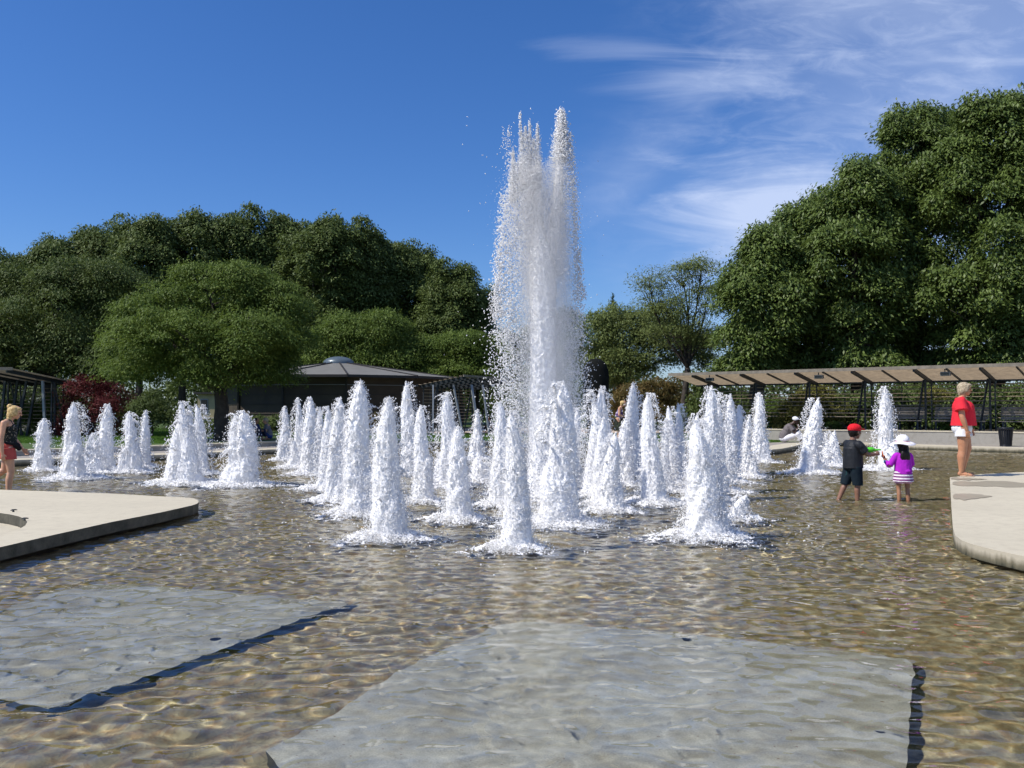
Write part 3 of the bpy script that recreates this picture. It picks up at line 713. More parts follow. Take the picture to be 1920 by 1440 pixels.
# shrubs
def shrub(lbl, lst, Y, m, n, per, leaf, cr_, seed, name='shrub', cat='shrub', gz=GZ, group=None, th=.5):
    lb = lobes_px(lst, Y); bx = lst[0][0]
    return tree(lbl, (*at(bx, 800, Y)[:2], gz), th, .05, lb, m, n, per, leaf, cr_, name, cat, group, flat=.6, droop=.35, seed=seed, twigs=3, inner=.3)
shrub('dark red leaved maple behind the left jets', [(172, 750, 48, 36, 0), (145, 770, 28, 42, 0), (205, 770, 45, 50, 0), (170, 722, 22, 18, 0), (150, 800, 45, 35, 0), (225, 810, 30, 30, 0), (240, 765, 28, 26, .3)], 35.8, M['red'], 620, 55, .038, .28, 61, 'red_maple', 'tree')
shrub('green shrub between the red maple and the round tree', [(285, 770, 30, 34, 0), (320, 785, 28, 30, 0), (262, 790, 20, 30, 0)], 35, M['zelkova_b'], 220, 45, .05, .3, 62)
shrub('green shrub seen through the left pergola posts', [(55, 790, 26, 28, 0), (30, 780, 30, 30, .5), (75, 800, 24, 24, 0), (95, 760, 14, 18, 0)], 37, M['zelkova'], 200, 45, .06, .3, 63)
shrub('dark hedge behind the left pergola', [(-20, 770, 60, 50, 0), (60, 765, 60, 50, .5), (110, 790, 40, 35, 0)], 42, M['grove'], 420, 40, .08, .4, 64)
shrub('yellow green shrub behind the right pergola near the seated man', [(1520, 770, 45, 36, 0), (1485, 785, 30, 36, 0), (1560, 775, 28, 28, 0), (1530, 745, 26, 18, 0)], 37.5, M['yellow'], 420, 48, .055, .28, 65, gz=.5)
shrub('green shrub left of the yellow green one under the right pergola', [(1455, 790, 26, 30, 0), (1440, 775, 18, 24, 0)], 39.5, M['zelkova'], 200, 45, .055, .28, 66, gz=.5)
shrub('rusty green bushes behind the woman at the far side', [(1215, 735, 50, 32, 0), (1180, 755, 40, 30, 0), (1260, 745, 40, 38, 0), (1220, 775, 70, 30, 0), (1150, 790, 40, 25, 0)], 49, M['rust'], 650, 48, .07, .38, 67)
shrub('dark shrubs at the left end of the right pergola', [(1320, 770, 40, 40, 0), (1375, 765, 40, 40, 0), (1290, 790, 30, 30, 0)], 46, M['grove'], 420, 45, .08, .38, 68, gz=.4)
shrub('leafy vine poking through the slats near the woman in red', [(1755, 745, 22, 14, 0), (1735, 760, 14, 12, 0)], 34.2, M['yellow'], 60, 40, .05, .2, 69, gz=.5)
shrub('dark hedge directly behind the benches of the right pergola', [(1650, 770, 60, 44, 0), (1730, 770, 60, 46, 0), (1810, 770, 60, 48, 0), (1900, 770, 70, 50, -.5), (1990, 765, 70, 55, -1), (1590, 775, 40, 40, .5)], 37.5, M['grove'], 1300, 42, .075, .36, 70, 'hedge', 'hedge', .5)
for k, (px, py, w, lbl) in enumerate([(1765, 803, 18, 'low green plant below the bench behind the woman in red'), (1635, 803, 12, 'low plant below the bench right of the red capped boy'), (1560, 800, 14, 'low plant beside the yellow green shrub'), (1450, 803, 14, 'low plant on the wall left of the seated man')]):
    shrub(lbl, [(px, py, w, 7, 0), (px + 8, py - 1, w * .6, 6, 0)], 32.8 + (1765 - px) * .018, M['zelkova'], 40, 30, .045, .12, 80 + k, 'low_plant', 'plant', .5, 'low plants along the wall', .1)
shrub('dark hedge under the round tree', [(470, 800, 50, 16, 0), (540, 800, 40, 16, 0), (400, 803, 30, 12, 0), (600, 800, 40, 18, .5)], 36, M['grove'], 420, 40, .06, .22, 71, 'hedge', 'hedge')
shrub('small shrub at the foot of the pavilion wall', [(705, 795, 14, 18, 0), (715, 805, 12, 12, 0)], 41, M['rust'], 60, 40, .05, .2, 72)
# far wood closing the view
n = 3000; rr = np.random.default_rng(9); cx = rr.uniform(-95, 95, n); cy = 92 + rr.uniform(-3, 3, n) - np.abs(cx) * .12
hz_ = 5.2 + 1.6 * np.sin(cx * .23) + 1.1 * np.sin(cx * .71); cz = .3 + rr.random(n) * hz_
per = 24; P = (np.stack([cx, cy, cz], -1)[:, None, :] + rr.normal(size=(n, per, 3)) * .55).reshape(-1, 3); m_ = len(P)
v, f = leafquads(P, rr.normal(size=(m_, 3)), rr.normal(size=(m_, 3)) + [0, 0, .5], np.full(m_, .24), np.full(m_, .12))
tag(npmesh('far_wood', v, f, M['grove']), 'distant dark green wood closing the view behind the garden', 'wood', kind='stuff')
# grass blades on the lawn that shows (left, centre, beside the seated man)
rr = np.random.default_rng(17); gx = []
for (x0, x1, y0, y1, cnt) in [(30, 330, 806, 836, 26000), (480, 1300, 812, 829, 52000), (1395, 1462, 815, 832, 9000)]:
    a = rr.uniform(x0, x1, cnt); b_ = rr.uniform(y0, y1, cnt)
    s_ = (b_ - 765) / (CH - .2); gx.append(np.stack([(a - 960) / s_, F / s_, np.where(a < 400, .27, .14) + 0 * a], -1))
P = np.concatenate(gx)
ins = []
r2 = np.array(ring2)
def beyond(p):     # keep only blades beyond the paving
    j = np.abs(r2[:, 0] - p[0]).argmin(); return p[1] > r2[j, 1] + .45
P = np.array([p for p in P if beyond(p)]); n = len(P); P[:, 2] += .03
D = np.array([0, 0, 1.0]) + rr.normal(size=(n, 3)) * .35
v, f = leafquads(P, D, rr.normal(size=(n, 3)) + [0, -1, 0], np.full(n, .045), np.full(n, .012)); tag(npmesh('lawn_grass', v, f, M['grass']), 'short green grass beyond the pool edge', 'grass', kind='stuff')
# ================================================================== PERGOLAS
def V3(p, z): return Vector((p[0], p[1], z))
def pergola(root, P0, P1, depth, zf, zb, post_t, base_z, slat_gap, benches=(), rails=True, legs='pair', beam=.12, fins=False):
    """P0-P1: high front edge on plan; depth vector towards the back"""
    P0 = Vector(P0); P1 = Vector(P1); U_ = (P1 - P0); Ln = U_.length; U_.normalize(); D_ = Vector(depth); Dl = D_.length; Dn = D_.normalized()
    n = int(Dl / slat_gap); r = MB()
    for i in range(n if not fins else int(Ln / .34)):
        if fins:
            c = P0 + U_ * (i * .34 + .05); r.bar(V3(c, zf - .02), V3(c + D_, zb - .02), .05, .15); continue
        t = (i + .5) / n; z = zf + (zb - zf) * t; c = P0 + D_ * t
        r.bar(V3(c, z), V3(c + U_ * Ln, z), slat_gap * .62, .022)
    r.build('roof_slats', M['wood'], root)
    fb = MB(); fb.bar(V3(P0 - Dn * .03, zf - .01), V3(P1 - Dn * .03, zf - .01), .05, beam); fb.build('front_beam', M['greywood'], root)
    fb = MB(); fb.bar(V3(P0 + D_ + Dn * .03, zb - .02), V3(P1 + D_ + Dn * .03, zb - .02), .05, .10); fb.build('back_beam', M['steel'], root)
    ts = []
    for a, b_ in zip(post_t[:-1], post_t[1:]): ts += [a, (a + b_) / 2]
    ts.append(post_t[-1])
    for i, t in enumerate(ts):
        main = (i % 2 == 0); c = P0 + U_ * t
        q = MB(); q.bar(V3(c + Dn * .02, zf - .08), V3(c + D_, zb - .08), .07 if main else .035, .14 if main else .07); q.build('rafter', M['steel'], root)
        if main:
            k = .62; zt = zf + (zb - zf) * k - .15; c2 = c + D_ * k
            q = MB(); q.bar(V3(c2, base_z), V3(c2, zt), .06, .06); q.build('post', M['steel'], root)
            if legs == 'pair':
                q = MB(); q.bar(V3(c2 - U_ * .42 + Dn * .25, base_z), V3(c2 - U_ * .06, zt), .055, .055); q.build('slanted_post', M['steel'], root)
                q = MB(); q.bar(V3(c2 + U_ * .02 + Dn * .8, base_z), V3(c2 + U_ * .02 + Dn * .75, zf + (zb - zf) * .9 - .15), .045, .045); q.build('rear_post', M['steel'], root)
        elif rails:
            q = MB(); q.bar(V3(c + D_, base_z + .9), V3(c + D_, zb - .1), .03, .03); q.build('hanger', M['steel'], root)
    if rails:
        for a, b_ in zip(post_t[:-1], post_t[1:]):
            q = MB(); z = base_z + .55
            while z < zb - .12:
                q.bar(V3(P0 + U_ * (a + .03) + D_ * .96, z), V3(P0 + U_ * (b_ - .03) + D_ * .96, z), .03, .035); z += .158
            q.build('trellis_rails', M['wood'], root)
PDEP = -PN * 2.5
pg = empty('slatted_pergola', (PA.x, PA.y, .54), 'long slatted timber pergola on dark steel posts behind the wall at right', 'pergola')
def rel(o_, p): return (p[0] - o_.location.x, p[1] - o_.location.y)
z0 = .54
pergola(pg, (0, 0), tuple((PB - PA) * 1.75), tuple(PDEP), 2.95 - z0, 2.52 - z0, [1.15, 3.4, 5.75, 8.0, 10.25, 12.45, 14.7, 17.0, 19.3, 21.6], 0.0, .105)
# benches under the right pergola
for k, (a, b_, lbl) in enumerate([(8.25, 10.1, 'slatted wooden bench left of the tall jet beside the boy'), (10.45, 12.3, 'slatted wooden bench behind the girl and the woman in red'), (12.7, 14.6, 'slatted wooden bench behind the litter bin'), (14.9, 16.9, 'slatted wooden bench at the right frame edge')]):
    c = PA + PU * a + PDEP * .62; w = b_ - a
    r = empty('garden_bench', (c.x, c.y, .54), lbl, 'bench', 'benches under the right pergola', math.atan2(PU.y, PU.x))
    q = MB()
    for i in range(4): q.bar((0, .02 + i * .11, .42), (w, .02 + i * .11, .42), .095, .03)
    q.build('seat', M['greywood'], r)
    q = MB()
    for i in range(4): q.bar((0, .44 + i * .035, .53 + i * .125), (w, .44 + i * .035, .53 + i * .125), .03, .10)
    q.build('backrest', M['greywood'], r)
    for x in (.15, w / 2, w - .15):
        q = MB(); q.bar((x, .04, 0), (x, .04, .40), .05, .05); q.bar((x, .0, .38), (x, .42, .38), .05, .05); q.bar((x, .40, 0), (x, .56, .95), .05, .05); q.build('leg', M['steel'], r)
# flood lamps under the front beam
for px, lbl in [(1323, 'small grey flood lamp under the left end of the right pergola roof'), (1529, 'small grey flood lamp under the pergola roof above the pointed cone jet'), (1768, 'small grey flood lamp under the pergola roof just left of the woman in red'), (1990, 'small grey flood lamp under the pergola roof beyond the frame')]:
    if px > 1900: continue
    k = (px - 960) / F; t = (k * PA.y - PA.x) / (PU.x - k * PU.y); c = PA + PU * t + PDEP * .16
    r = empty('flood_lamp', (c.x, c.y, 2.70), lbl, 'lamp', 'flood lamps under the right pergola roof', math.atan2(PU.y, PU.x))
    MB().box(-.17, .17, -.09, .09, -.08, .07).build('housing', M['lightsteel'], r, bevel=.02)
    MB().box(-.14, .14, -.10, -.092, -.06, .04).build('lens', M['glassdark'], r)
    MB().bar((-.02, 0, .06), (-.02, 0, .17), .03, .03).build('bracket', M['steel'], r)
# centre arbour
C1 = at(868, 704, 39.6); C2 = at(783, 722, 40.4)
r = empty('slatted_arbour', (C1.x, C1.y, .2), 'weathered slatted arbour with leaning posts between the pavilion and the tall jet', 'arbour')
U_ = Vector((.42, .90)).normalized()
D_ = Vector((C2.x - C1.x, C2.y - C1.y))
pergola(r, (0, 0), tuple(U_ * 6.5), tuple(D_), C1.z - .2, C2.z - .2, [.3, 2.0, 3.8, 5.6], 0, .24, legs='pair', rails=True, beam=.10)
for px, dx in [(812, 0), (850, 18), (884, 14), (905, 12)]:
    t_ = at(px, 722, 40.1); b_ = at(px + dx, 803, 39.4)
    MB().bar((t_.x - C1.x, t_.y - C1.y, t_.z - .2), (b_.x - C1.x, b_.y - C1.y, 0), .10 if px == 884 else .07, .08).build('slanted_post', M['lightsteel'], r)
# slats facing us at the end of the arbour
# left pergola
D1 = at(25, 691, 32.6); D2 = at(156, 719, 36.8)
r = empty('slatted_pergola', (D1.x, D1.y, .3), 'slatted timber pergola with leaning dark posts at the left frame edge', 'pergola')
dd = Vector((D2.x - D1.x, D2.y - D1.y)); u_ = Vector((-.985, -.17))
pergola(r, (0, 0), tuple(u_ * 9), tuple(dd), D1.z - .3, D2.z - .3, [.25, 1.9, 3.6, 5.3, 7.0, 8.8], 0, .12, rails=True)
for px, dx, Y in [(103, 0, 35.5), (80, 5, 34), (68, -18, 35), (50, -20, 34.5), (33, -14, 35), (10, -12, 34)]:
    t_ = at(px, 712, Y); b_ = at(px + dx, 828, Y)
    MB().bar((t_.x - D1.x, t_.y - D1.y, t_.z - .35), (b_.x - D1.x, b_.y - D1.y, 0), .085, .085).build('slanted_post' if dx else 'post', M['lightsteel'] if dx == 5 else M['steel'], r)
# second small arbour far right of the fountain, behind the bending woman
p = at(1150, 800, 56); r = empty('timber_arbour', (p.x, p.y, .2), 'small timber arbour with a pale frame behind the bending woman', 'arbour')
pergola(r, (-1.1, -.6), (2.6, .8), (.9, 2.2), 2.75, 2.3, [.2, 1.9, 3.6], 0, .3, rails=True, legs='single')
q = MB()
for x in (0, .5, 1.0): q.bar((x, -1.0, .9), (x, -1.0, 2.0), .05, .05)
q.bar((0, -1.0, 2.0), (1.0, -1.0, 2.0), .06, .06); q.bar((0, -1.0, .1), (0, -1.0, .9), .05, .05); q.bar((1, -1.0, .1), (1, -1.0, .9), .05, .05); q.build('frame', M['lightsteel'], r)

# ================================================================== ROUND PAVILION
c = Vector((-10.1, 50)); ra = empty('round_pavilion', (c.x, c.y, .2), 'low round pavilion with a grey conical roof and a small dome', 'building')
NS = 12; RE = 7.3; ze = 2.92; zt = 3.82
def ringp(R, z, n=NS, a0=.26): return [(R * math.cos(a0 + 2 * PI * i / n), R * math.sin(a0 + 2 * PI * i / n), z) for i in range(n)]
q = MB(); n = NS; v = ringp(RE, ze) + ringp(.85, zt); q.add(v, [(i, (i + 1) % n, n + (i + 1) % n, n + i) for i in range(n)])
v = ringp(RE, ze - .002) + ringp(5.8, ze - .02); q.add(v, [(i, n + i, n + (i + 1) % n, (i + 1) % n) for i in range(n)])
rf = q.build('roof', M['roof'], ra)
q = MB()
for a, b_ in zip(ringp(RE + .03, ze + .02), ringp(.9, zt + .02)): q.bar(a, b_, .07, .06)
q.build('ridge_caps', M['darktrim'], rf)
q = MB(); e0 = ringp(RE + .03, ze - .05)
for i in range(n): q.bar(e0[i], e0[(i + 1) % n], .10, .13)
q.build('gutter', M['darktrim'], rf)
MB().lathe([(.9, zt - .02), (.9, zt + .06), (.86, zt + .16), (.72, zt + .28), (.5, zt + .37), (.25, zt + .42), (0.01, zt + .44)], 32).build('dome', M['dome'], ra, True)
q = MB(); v = ringp(6.2, 0) + ringp(6.2, ze - .03); q.add(v, [(i, (i + 1) % n, n + (i + 1) % n, n + i) for i in range(n)]); q.build('wall', M['panel'], ra)
for z in (2.45, 1.95, 1.45, .95):
    q = MB(); e0 = ringp(6.23, z)
    for i in range(n): q.bar(e0[i], e0[(i + 1) % n], .03, .025)
    q.build('wall_band', M['lightsteel'] if z in (2.45,) else M['darktrim'], ra)
for p in ringp(6.26, 0):
    MB().bar(p, (p[0], p[1], ze - .05), .09, .09).build('mullion', M['darktrim'], ra)
# tan building far behind the round tree
p = at(465, 800, 62); r = empty('tan_building', (p.x, p.y, .2), 'low tan walled building half hidden behind the round tree', 'building')
w2 = 95 / F * 62
MB().box(-w2, w2, 0, 5, 0, 2.25).build('wall', M['tan'], r)
MB().box(-w2 - .2, w2 + .2, -.3, 5.2, 2.25, 2.4).build('roof', M['darktrim'], r)
for k in range(6):
    x = -w2 + .5 + k * (2 * w2 - 1) / 5.0
    f_ = MB().box(x - .28, x + .28, -.04, -.002, .9, 1.9).build('window', M['lightsteel'], r); MB().box(x - .23, x + .23, -.06, -.042, .95, 1.85).build('pane', M['glassdark'], f_)
MB().box(-w2, w2, -.06, -.004, .45, .6).build('plinth_band', M['platform'], r)
# low kerb behind the lawn, left of the tree
p = gp(290, 800, .3); r = MB().box(-2.2, 2.2, 0, .3, 0, .45).build('garden_wall', M['wall']); r.location = (p.x, 41, .2); tag(r, 'short pale garden wall left of the round tree trunk', 'wall')
# ================================================================== BLACK STONE SCULPTURE
p = at(1117, 735, 36); zt_ = at(1117, 672, 36).z
r = empty('stone_sculpture', (p.x, 36, .15), 'tall black rounded stone sculpture beside the spray of the tall jet', 'sculpture')
v = []; f = []; nn = 28; H_ = zt_ - .15
prof = [(.30, 0), (.34, .3), (.38, .7), (.46, 1.2), (.52, 1.7), (.55, 2.1), (.54, H_ * .78), (.50, H_ * .87), (.38, H_ * .95), (.2, H_ * .99), (.01, H_)]
m = MB().lathe(prof, nn)
m.v = [(x * 1.0 + .06 * noise.noise(Vector((x, y, z))), y * .6, z + .05 * noise.noise(Vector((x * 2, y, z)))) for x, y, z in m.v]
m.build('upright_stone', M['stone'], r, True)
MB().box(-.55, .55, -.4, .4, -.02, .12).build('base', M['wall'], r, bevel=.02)
# ================================================================== LITTER BIN
p = gp(1886, 836.6, ZL); r = empty('litter_bin', p, 'black slatted litter bin against the wall at the right edge', 'bin')
hb = .62
MB().lathe([(.0, .02), (.15, .02), (.17, .08), (.205, hb - .06), (.20, hb - .06), (.165, .09)], 28).build('liner', M['darktrim'], r, True)
q = MB()
for k in range(22):
    a = 2 * PI * k / 22; q.bar((.175 * math.cos(a), .175 * math.sin(a), .03), (.225 * math.cos(a), .225 * math.sin(a), hb - .03), .034, .012, (math.cos(a), math.sin(a), 0))
q.build('slats', M['bin'], r)
MB().lathe([(.20, hb - .05), (.245, hb - .04), (.25, hb), (.235, hb + .02), (.19, hb + .015), (.18, hb - .02)], 28).build('rim', M['bin'], r, True)
MB().lathe([(.165, .0), (.185, .0), (.185, .05), (.165, .05)], 28).build('foot_ring', M['bin'], r, True)
# ================================================================== WATER JETS
OCT = np.array([(1, 0, 0), (-1, 0, 0), (0, 1, 0), (0, -1, 0), (0, 0, 1), (0, 0, -1)], float)
OF = np.array([(0, 2, 4), (2, 1, 4), (1, 3, 4), (3, 0, 4), (2, 0, 5), (1, 2, 5), (3, 1, 5), (0, 3, 5)])
_b = bmesh.new(); bmesh.ops.create_icosphere(_b, subdivisions=1, radius=1); ICO = np.array([v.co[:] for v in _b.verts]); _b.faces.ensure_lookup_table()
IF = np.array([[v.index for v in f.verts] for f in _b.faces]); _b.free()
def blobs(P, r, rng, stretch=1.6, base='o'):
    B, Fc = (OCT, OF) if base == 'o' else (ICO, IF)
    n = len(P); k = len(B)
    jit = rng.uniform(.7, 1.3, (n, k, 1)); v = B[None] * jit
    v = v * (np.ones((n, 1, 3)) * r[:, None, None])
    v[:, :, 2] *= (1 + (stretch - 1) * rng.random((n, 1)))
    tx = rng.normal(0, .45, (n, 1)); ty = rng.normal(0, .45, (n, 1)); v[:, :, 0] += v[:, :, 2] * tx; v[:, :, 1] += v[:, :, 2] * ty
    v = v + P[:, None, :]
    f = Fc[None] + (np.arange(n) * k)[:, None, None]
    return v.reshape(-1, 3), f.reshape(-1, 3)
def nvec(P, sc, seed=0):
    o = Vector((seed * 3.7, seed * 1.3, seed * 7.1)); return np.array([noise.noise(Vector(p) * sc + o) for p in P])
def fbm(P, seed):
    """cheap vectorised pseudo noise from summed rotated sines, stretched along z"""
    r = np.random.default_rng(seed); out = np.zeros(len(P)); amp = 1.0; fr = 1.0; tot = 0
    for o in range(5):
        for _ in range(3):
            d = r.normal(size=3); d /= np.linalg.norm(d); ph = r.uniform(0, 6.28); ph2 = r.uniform(0, 6.28); d2 = r.normal(size=3); d2 /= np.linalg.norm(d2)
            out += amp * np.sin(fr * (P @ d) * 6 + ph + 1.6 * np.sin(fr * (P @ d2) * 4 + ph2)) / 3
        tot += amp; amp *= .58; fr *= 1.95
    return out / tot
PR = [.28, .5]
def prof(t, tip=None, pw=None):
    tip = PR[0] if tip is None else tip; pw = PR[1] if pw is None else pw
    return (tip + (1 - tip) * (1 - t) ** pw) * np.sqrt(np.clip(1 - t ** 9, 0, 1)) * np.clip(.35 + t * 0 + (1 - t) * 9, 0, 1)
def plume(H, R, seed, ox, oy, lean, nr=64, nz=150):
    t = np.linspace(0, 1, nz) ** .9; a = np.linspace(0, 2 * PI, nr, endpoint=False)
    T, A = np.meshgrid(t, a, indexing='ij'); rad = R * prof(T)
    P0 = np.stack([np.cos(A) * .9, np.sin(A) * .9, T * H / R * .42], -1).reshape(-1, 3)
    n1 = fbm(P0 * 1.0, seed).reshape(T.shape); n2 = fbm(P0 * np.array([3.2, 3.2, 2.2]), seed + 1).reshape(T.shape); n3 = fbm(P0 * np.array([8., 8., 4.5]), seed + 2).reshape(T.shape)
    rad = rad * (1 + .30 * n1 + .17 * n2 + .06 * n3) + R * .035 * n2 * (1 - T)
    cx = ox * (1 - .45 * T) + lean * T * T * H + R * .30 * np.sin(T * 3.1 + seed) * T; cy = oy * (1 - .4 * T) + R * .2 * np.sin(T * 2.7 + seed * 2) * T
    zz = T * H + R * .10 * n2 * T
    Pn = np.stack([cx + rad * np.cos(A), cy + rad * np.sin(A), zz], -1)
    i_ = np.arange(nz * nr).reshape(nz, nr); j = np.roll(i_, -1, 1)
    f = np.stack([i_[:-1], j[:-1], j[1:], i_[1:]], -1).reshape(-1, 4)
    return Pn.reshape(-1, 3), f, (T.reshape(-1), A.reshape(-1), rad.reshape(-1))
def jet(ix, px, base, top, w, heads, label):
    rng = np.random.default_rng(100 + ix); p = gp(px, base - 3, 0); s_ = (base - 3 - 765) / CH; H = (base - 3 - top) / s_; R = w / 2 / s_ * (1.16 if H > .75 else 1.0)
    low = H < .75; PR[0] = rng.uniform(.14, .32); PR[1] = rng.uniform(.45, .85)
    root = empty('water_jet', p, label, 'water jet', G1)
    VV = []; FF = []; n0 = 0; surf = []
    hd = []
    for h in range(heads):
        if h == 0: hd.append((0 if heads == 1 else -R * .22 * (1 if ix % 2 else -1), 0, 1.0, .80 if heads > 1 else 1.0))
        else: hd.append((R * rng.uniform(.15, .55) * (1 if (ix + h) % 2 else -1), R * rng.uniform(-.4, .4), rng.uniform(.72, .94), rng.uniform(.5, .75)))
    if heads == 1 and not low: hd.append((R * rng.uniform(-.45, .45), R * rng.uniform(-.3, .3), rng.uniform(.5, .72), .8))
    if not low: hd.append((R * rng.uniform(-.4, .4), -R * .2, rng.uniform(.3, .5), .95))
    for k, (ox, oy, hf, rf) in enumerate(hd):
        v, f, (T, A, rad) = plume(H * hf, R * rf * .80, ix * 31 + k * 7, ox, oy, rng.uniform(-.05, .05) + (.35 if 'slanted splash' in label else 0))
        VV.append(v); FF.append(f + n0); n0 += len(v); surf.append(v)
    npmesh('water_column', np.concatenate(VV), np.concatenate(FF), M['froth'], root, True)
    # clots and droplets on and around the column
    sv = np.concatenate(surf); px_r = .533 * s_          # render pixels per metre
    cnt = int(H * px_r * 2 * R * px_r * 1.6) + 400; cnt = min(cnt, 14000)
    q = sv[rng.integers(0, len(sv), cnt)]; tt_ = q[:, 2] / H
    axis = np.array([0, 0]); d = q[:, :2] - axis; dl = np.linalg.norm(d, axis=1, keepdims=True) + 1e-6
    out = np.abs(rng.normal(0, 1, (cnt, 1))) * R * .07 * (1.1 - .6 * tt_[:, None])
    P1 = q.copy(); P1[:, :2] += d / dl * out; P1 += rng.normal(0, .008, P1.shape)
    r1 = rng.uniform(.35, 1.0, cnt) * .40 / px_r; r1 = np.clip(r1, .0024, .008)
    # free droplets: falling skirt
    c2 = int(cnt * .42); zt = H * rng.random(c2) ** 1.25 * 1.0; ang = rng.uniform(0, 2 * PI, c2); rr = R * (prof(np.clip(zt / H, 0, .98)) * .9 + np.abs(rng.normal(0, .26, c2)) * (1.25 - zt / H * .75))
    P2 = np.stack([rr * np.cos(ang), rr * np.sin(ang), zt], -1); r2 = rng.uniform(.35, 1.0, c2) * .62 / px_r
    # small tongues flung off the sides and the tip
    T3 = []
    for k in range(14 if not low else 9):
        z = H * rng.uniform(.12, .96); a = rng.uniform(0, 2 * PI); L_ = R * rng.uniform(.25, .8); r0 = R * prof(np.array([z / H]))[0] * .8
        up = rng.uniform(-.2, 1.3); m_ = 26
        for t in np.linspace(0, 1, m_):
            rad = r0 + L_ * t; T3.append((rad * math.cos(a), rad * math.sin(a), z + L_ * (up * t - 1.1 * t * t), (1 - t * .75) * R * .075))
    T3 = np.array(T3); P3 = T3[:, :3] + rng.normal(0, R * .018, (len(T3), 3)); r3 = np.clip(T3[:, 3] * rng.uniform(.5, 1.1, len(T3)), .004, .02)
    # splash around the foot
    c4 = int(cnt * .30); a = rng.uniform(0, 2 * PI, c4); rr = R * (1.0 + np.abs(rng.normal(0, .55, c4))); P4 = np.stack([rr * np.cos(a), rr * np.sin(a), np.abs(rng.normal(0, .045, c4)) * np.exp(-(rr / R - 1) * .7)], -1)
    r4 = rng.uniform(.4, 1.0, c4) * .7 / px_r
    P = np.concatenate([P1, P2, P3, P4]); r = np.clip(np.concatenate([r1, r2, r3, r4]), .0035, .02)
    k = P[:, 2] > -.02
    v, f = blobs(P[k], r[k], rng, 1.8); npmesh('spray_drops', v, f, M['drop'], root, True)
    # foam patch on the water
    nr, na = 26, 72; Rf = R * 2.15 + .06; tr_ = np.linspace(0, 1, nr); aa = np.linspace(0, 2 * PI, na, endpoint=False); TR, AA = np.meshgrid(tr_, aa, indexing='ij')
    edge = 1 + .22 * np.sin(AA * 3 + ix) + .14 * np.sin(AA * 7 + ix * 2) + .1 * np.sin(AA * 13 + ix * 5) + .07 * np.sin(AA * 23 + ix)
    rr = Rf * TR * (1 + (edge - 1) * TR); X = rr * np.cos(AA) * 1.15 - R * .12; Y_ = rr * np.sin(AA)
    Pz = np.stack([X * 9, Y_ * 9, 0 * X + ix], -1).reshape(-1, 3); nz_ = fbm(Pz, 500 + ix).reshape(X.shape); nz2 = fbm(Pz * 3.1, 600 + ix).reshape(X.shape)
    Z = .055 * np.exp(-((TR - .42) / .22) ** 2) * (1 + .8 * nz_ + .6 * nz2) + .012 * nz2 * (1 - TR) + .022 * (1 - TR) - .0115 * TR ** 3 + .007 * (nz_ + nz2) * TR
    i_ = np.arange(nr * na).reshape(nr, na); j = np.roll(i_, -1, 1); f = np.stack([i_[:-1], i_[1:], j[1:], j[:-1]], -1).reshape(-1, 4)
    npmesh('foam_patch', np.stack([X, Y_, Z], -1).reshape(-1, 3), f, M['foam'], root, True)
for ix, (px, b_, t_, w, hd_, lbl) in enumerate(JETS): jet(ix, px, b_, t_, w, hd_, lbl)

# ------------------------------------------------------------------ the tall central jet
YJ = 17.3; root = empty('tall_water_jet', (at(1018, 880, YJ).x, YJ, 0), 'very tall white central water jet with split tips and falling veils', 'water jet')
rng = np.random.default_rng(77); k0 = YJ / F; X0 = root.location.x
def wpt(px, py): p = at(px, py, YJ); return p.x - X0, p.z
# core pillar with soft ragged sides
def pillar(name, pts, seed, m, nr=56, nz=260):
    zs = np.array([wpt(p[0], p[1])[1] for p in pts]); xs = np.array([wpt(p[0], p[1])[0] for p in pts]); ws = np.array([p[2] * k0 for p in pts])
    o = np.argsort(zs); zs, xs, ws = zs[o], xs[o], ws[o]; z = np.linspace(zs[0], zs[-1], nz); a = np.linspace(0, 2 * PI, nr, endpoint=False)
    Zm, A = np.meshgrid(z, a, indexing='ij'); cx = np.interp(Zm, zs, xs); w = np.interp(Zm, zs, ws)
    P0 = np.stack([np.cos(A), np.sin(A), Zm * .7], -1).reshape(-1, 3); n1 = fbm(P0, seed).reshape(A.shape); n2 = fbm(P0 * np.array([3.5, 3.5, 3.5]), seed + 1).reshape(A.shape); n3 = fbm(P0 * 9., seed + 2).reshape(A.shape)
    w = w * (1 + .2 * n1 + .2 * n2 + .16 * n3)
    i_ = np.arange(nz * nr).reshape(nz, nr); j = np.roll(i_, -1, 1); f = np.stack([i_[:-1], j[:-1], j[1:], i_[1:]], -1).reshape(-1, 4)
    npmesh(name, np.stack([cx + w * np.cos(A), w * np.sin(A), Zm], -1).reshape(-1, 3), f, m, root, True)
pillar('main_column', [(1018, 900, 30), (1018, 760, 23), (1019, 640, 22), (1018, 540, 24), (1014, 470, 20), (1009, 425, 11), (1006, 400, 3)], 901, M['froth'])
pillar('right_finger', [(1034, 520, 6), (1038, 440, 9), (1044, 380, 9), (1048, 330, 7), (1050, 290, 5), (1052, 260, 3), (1053, 240, 1)], 911, M['froth'])
PP = []; RR = []
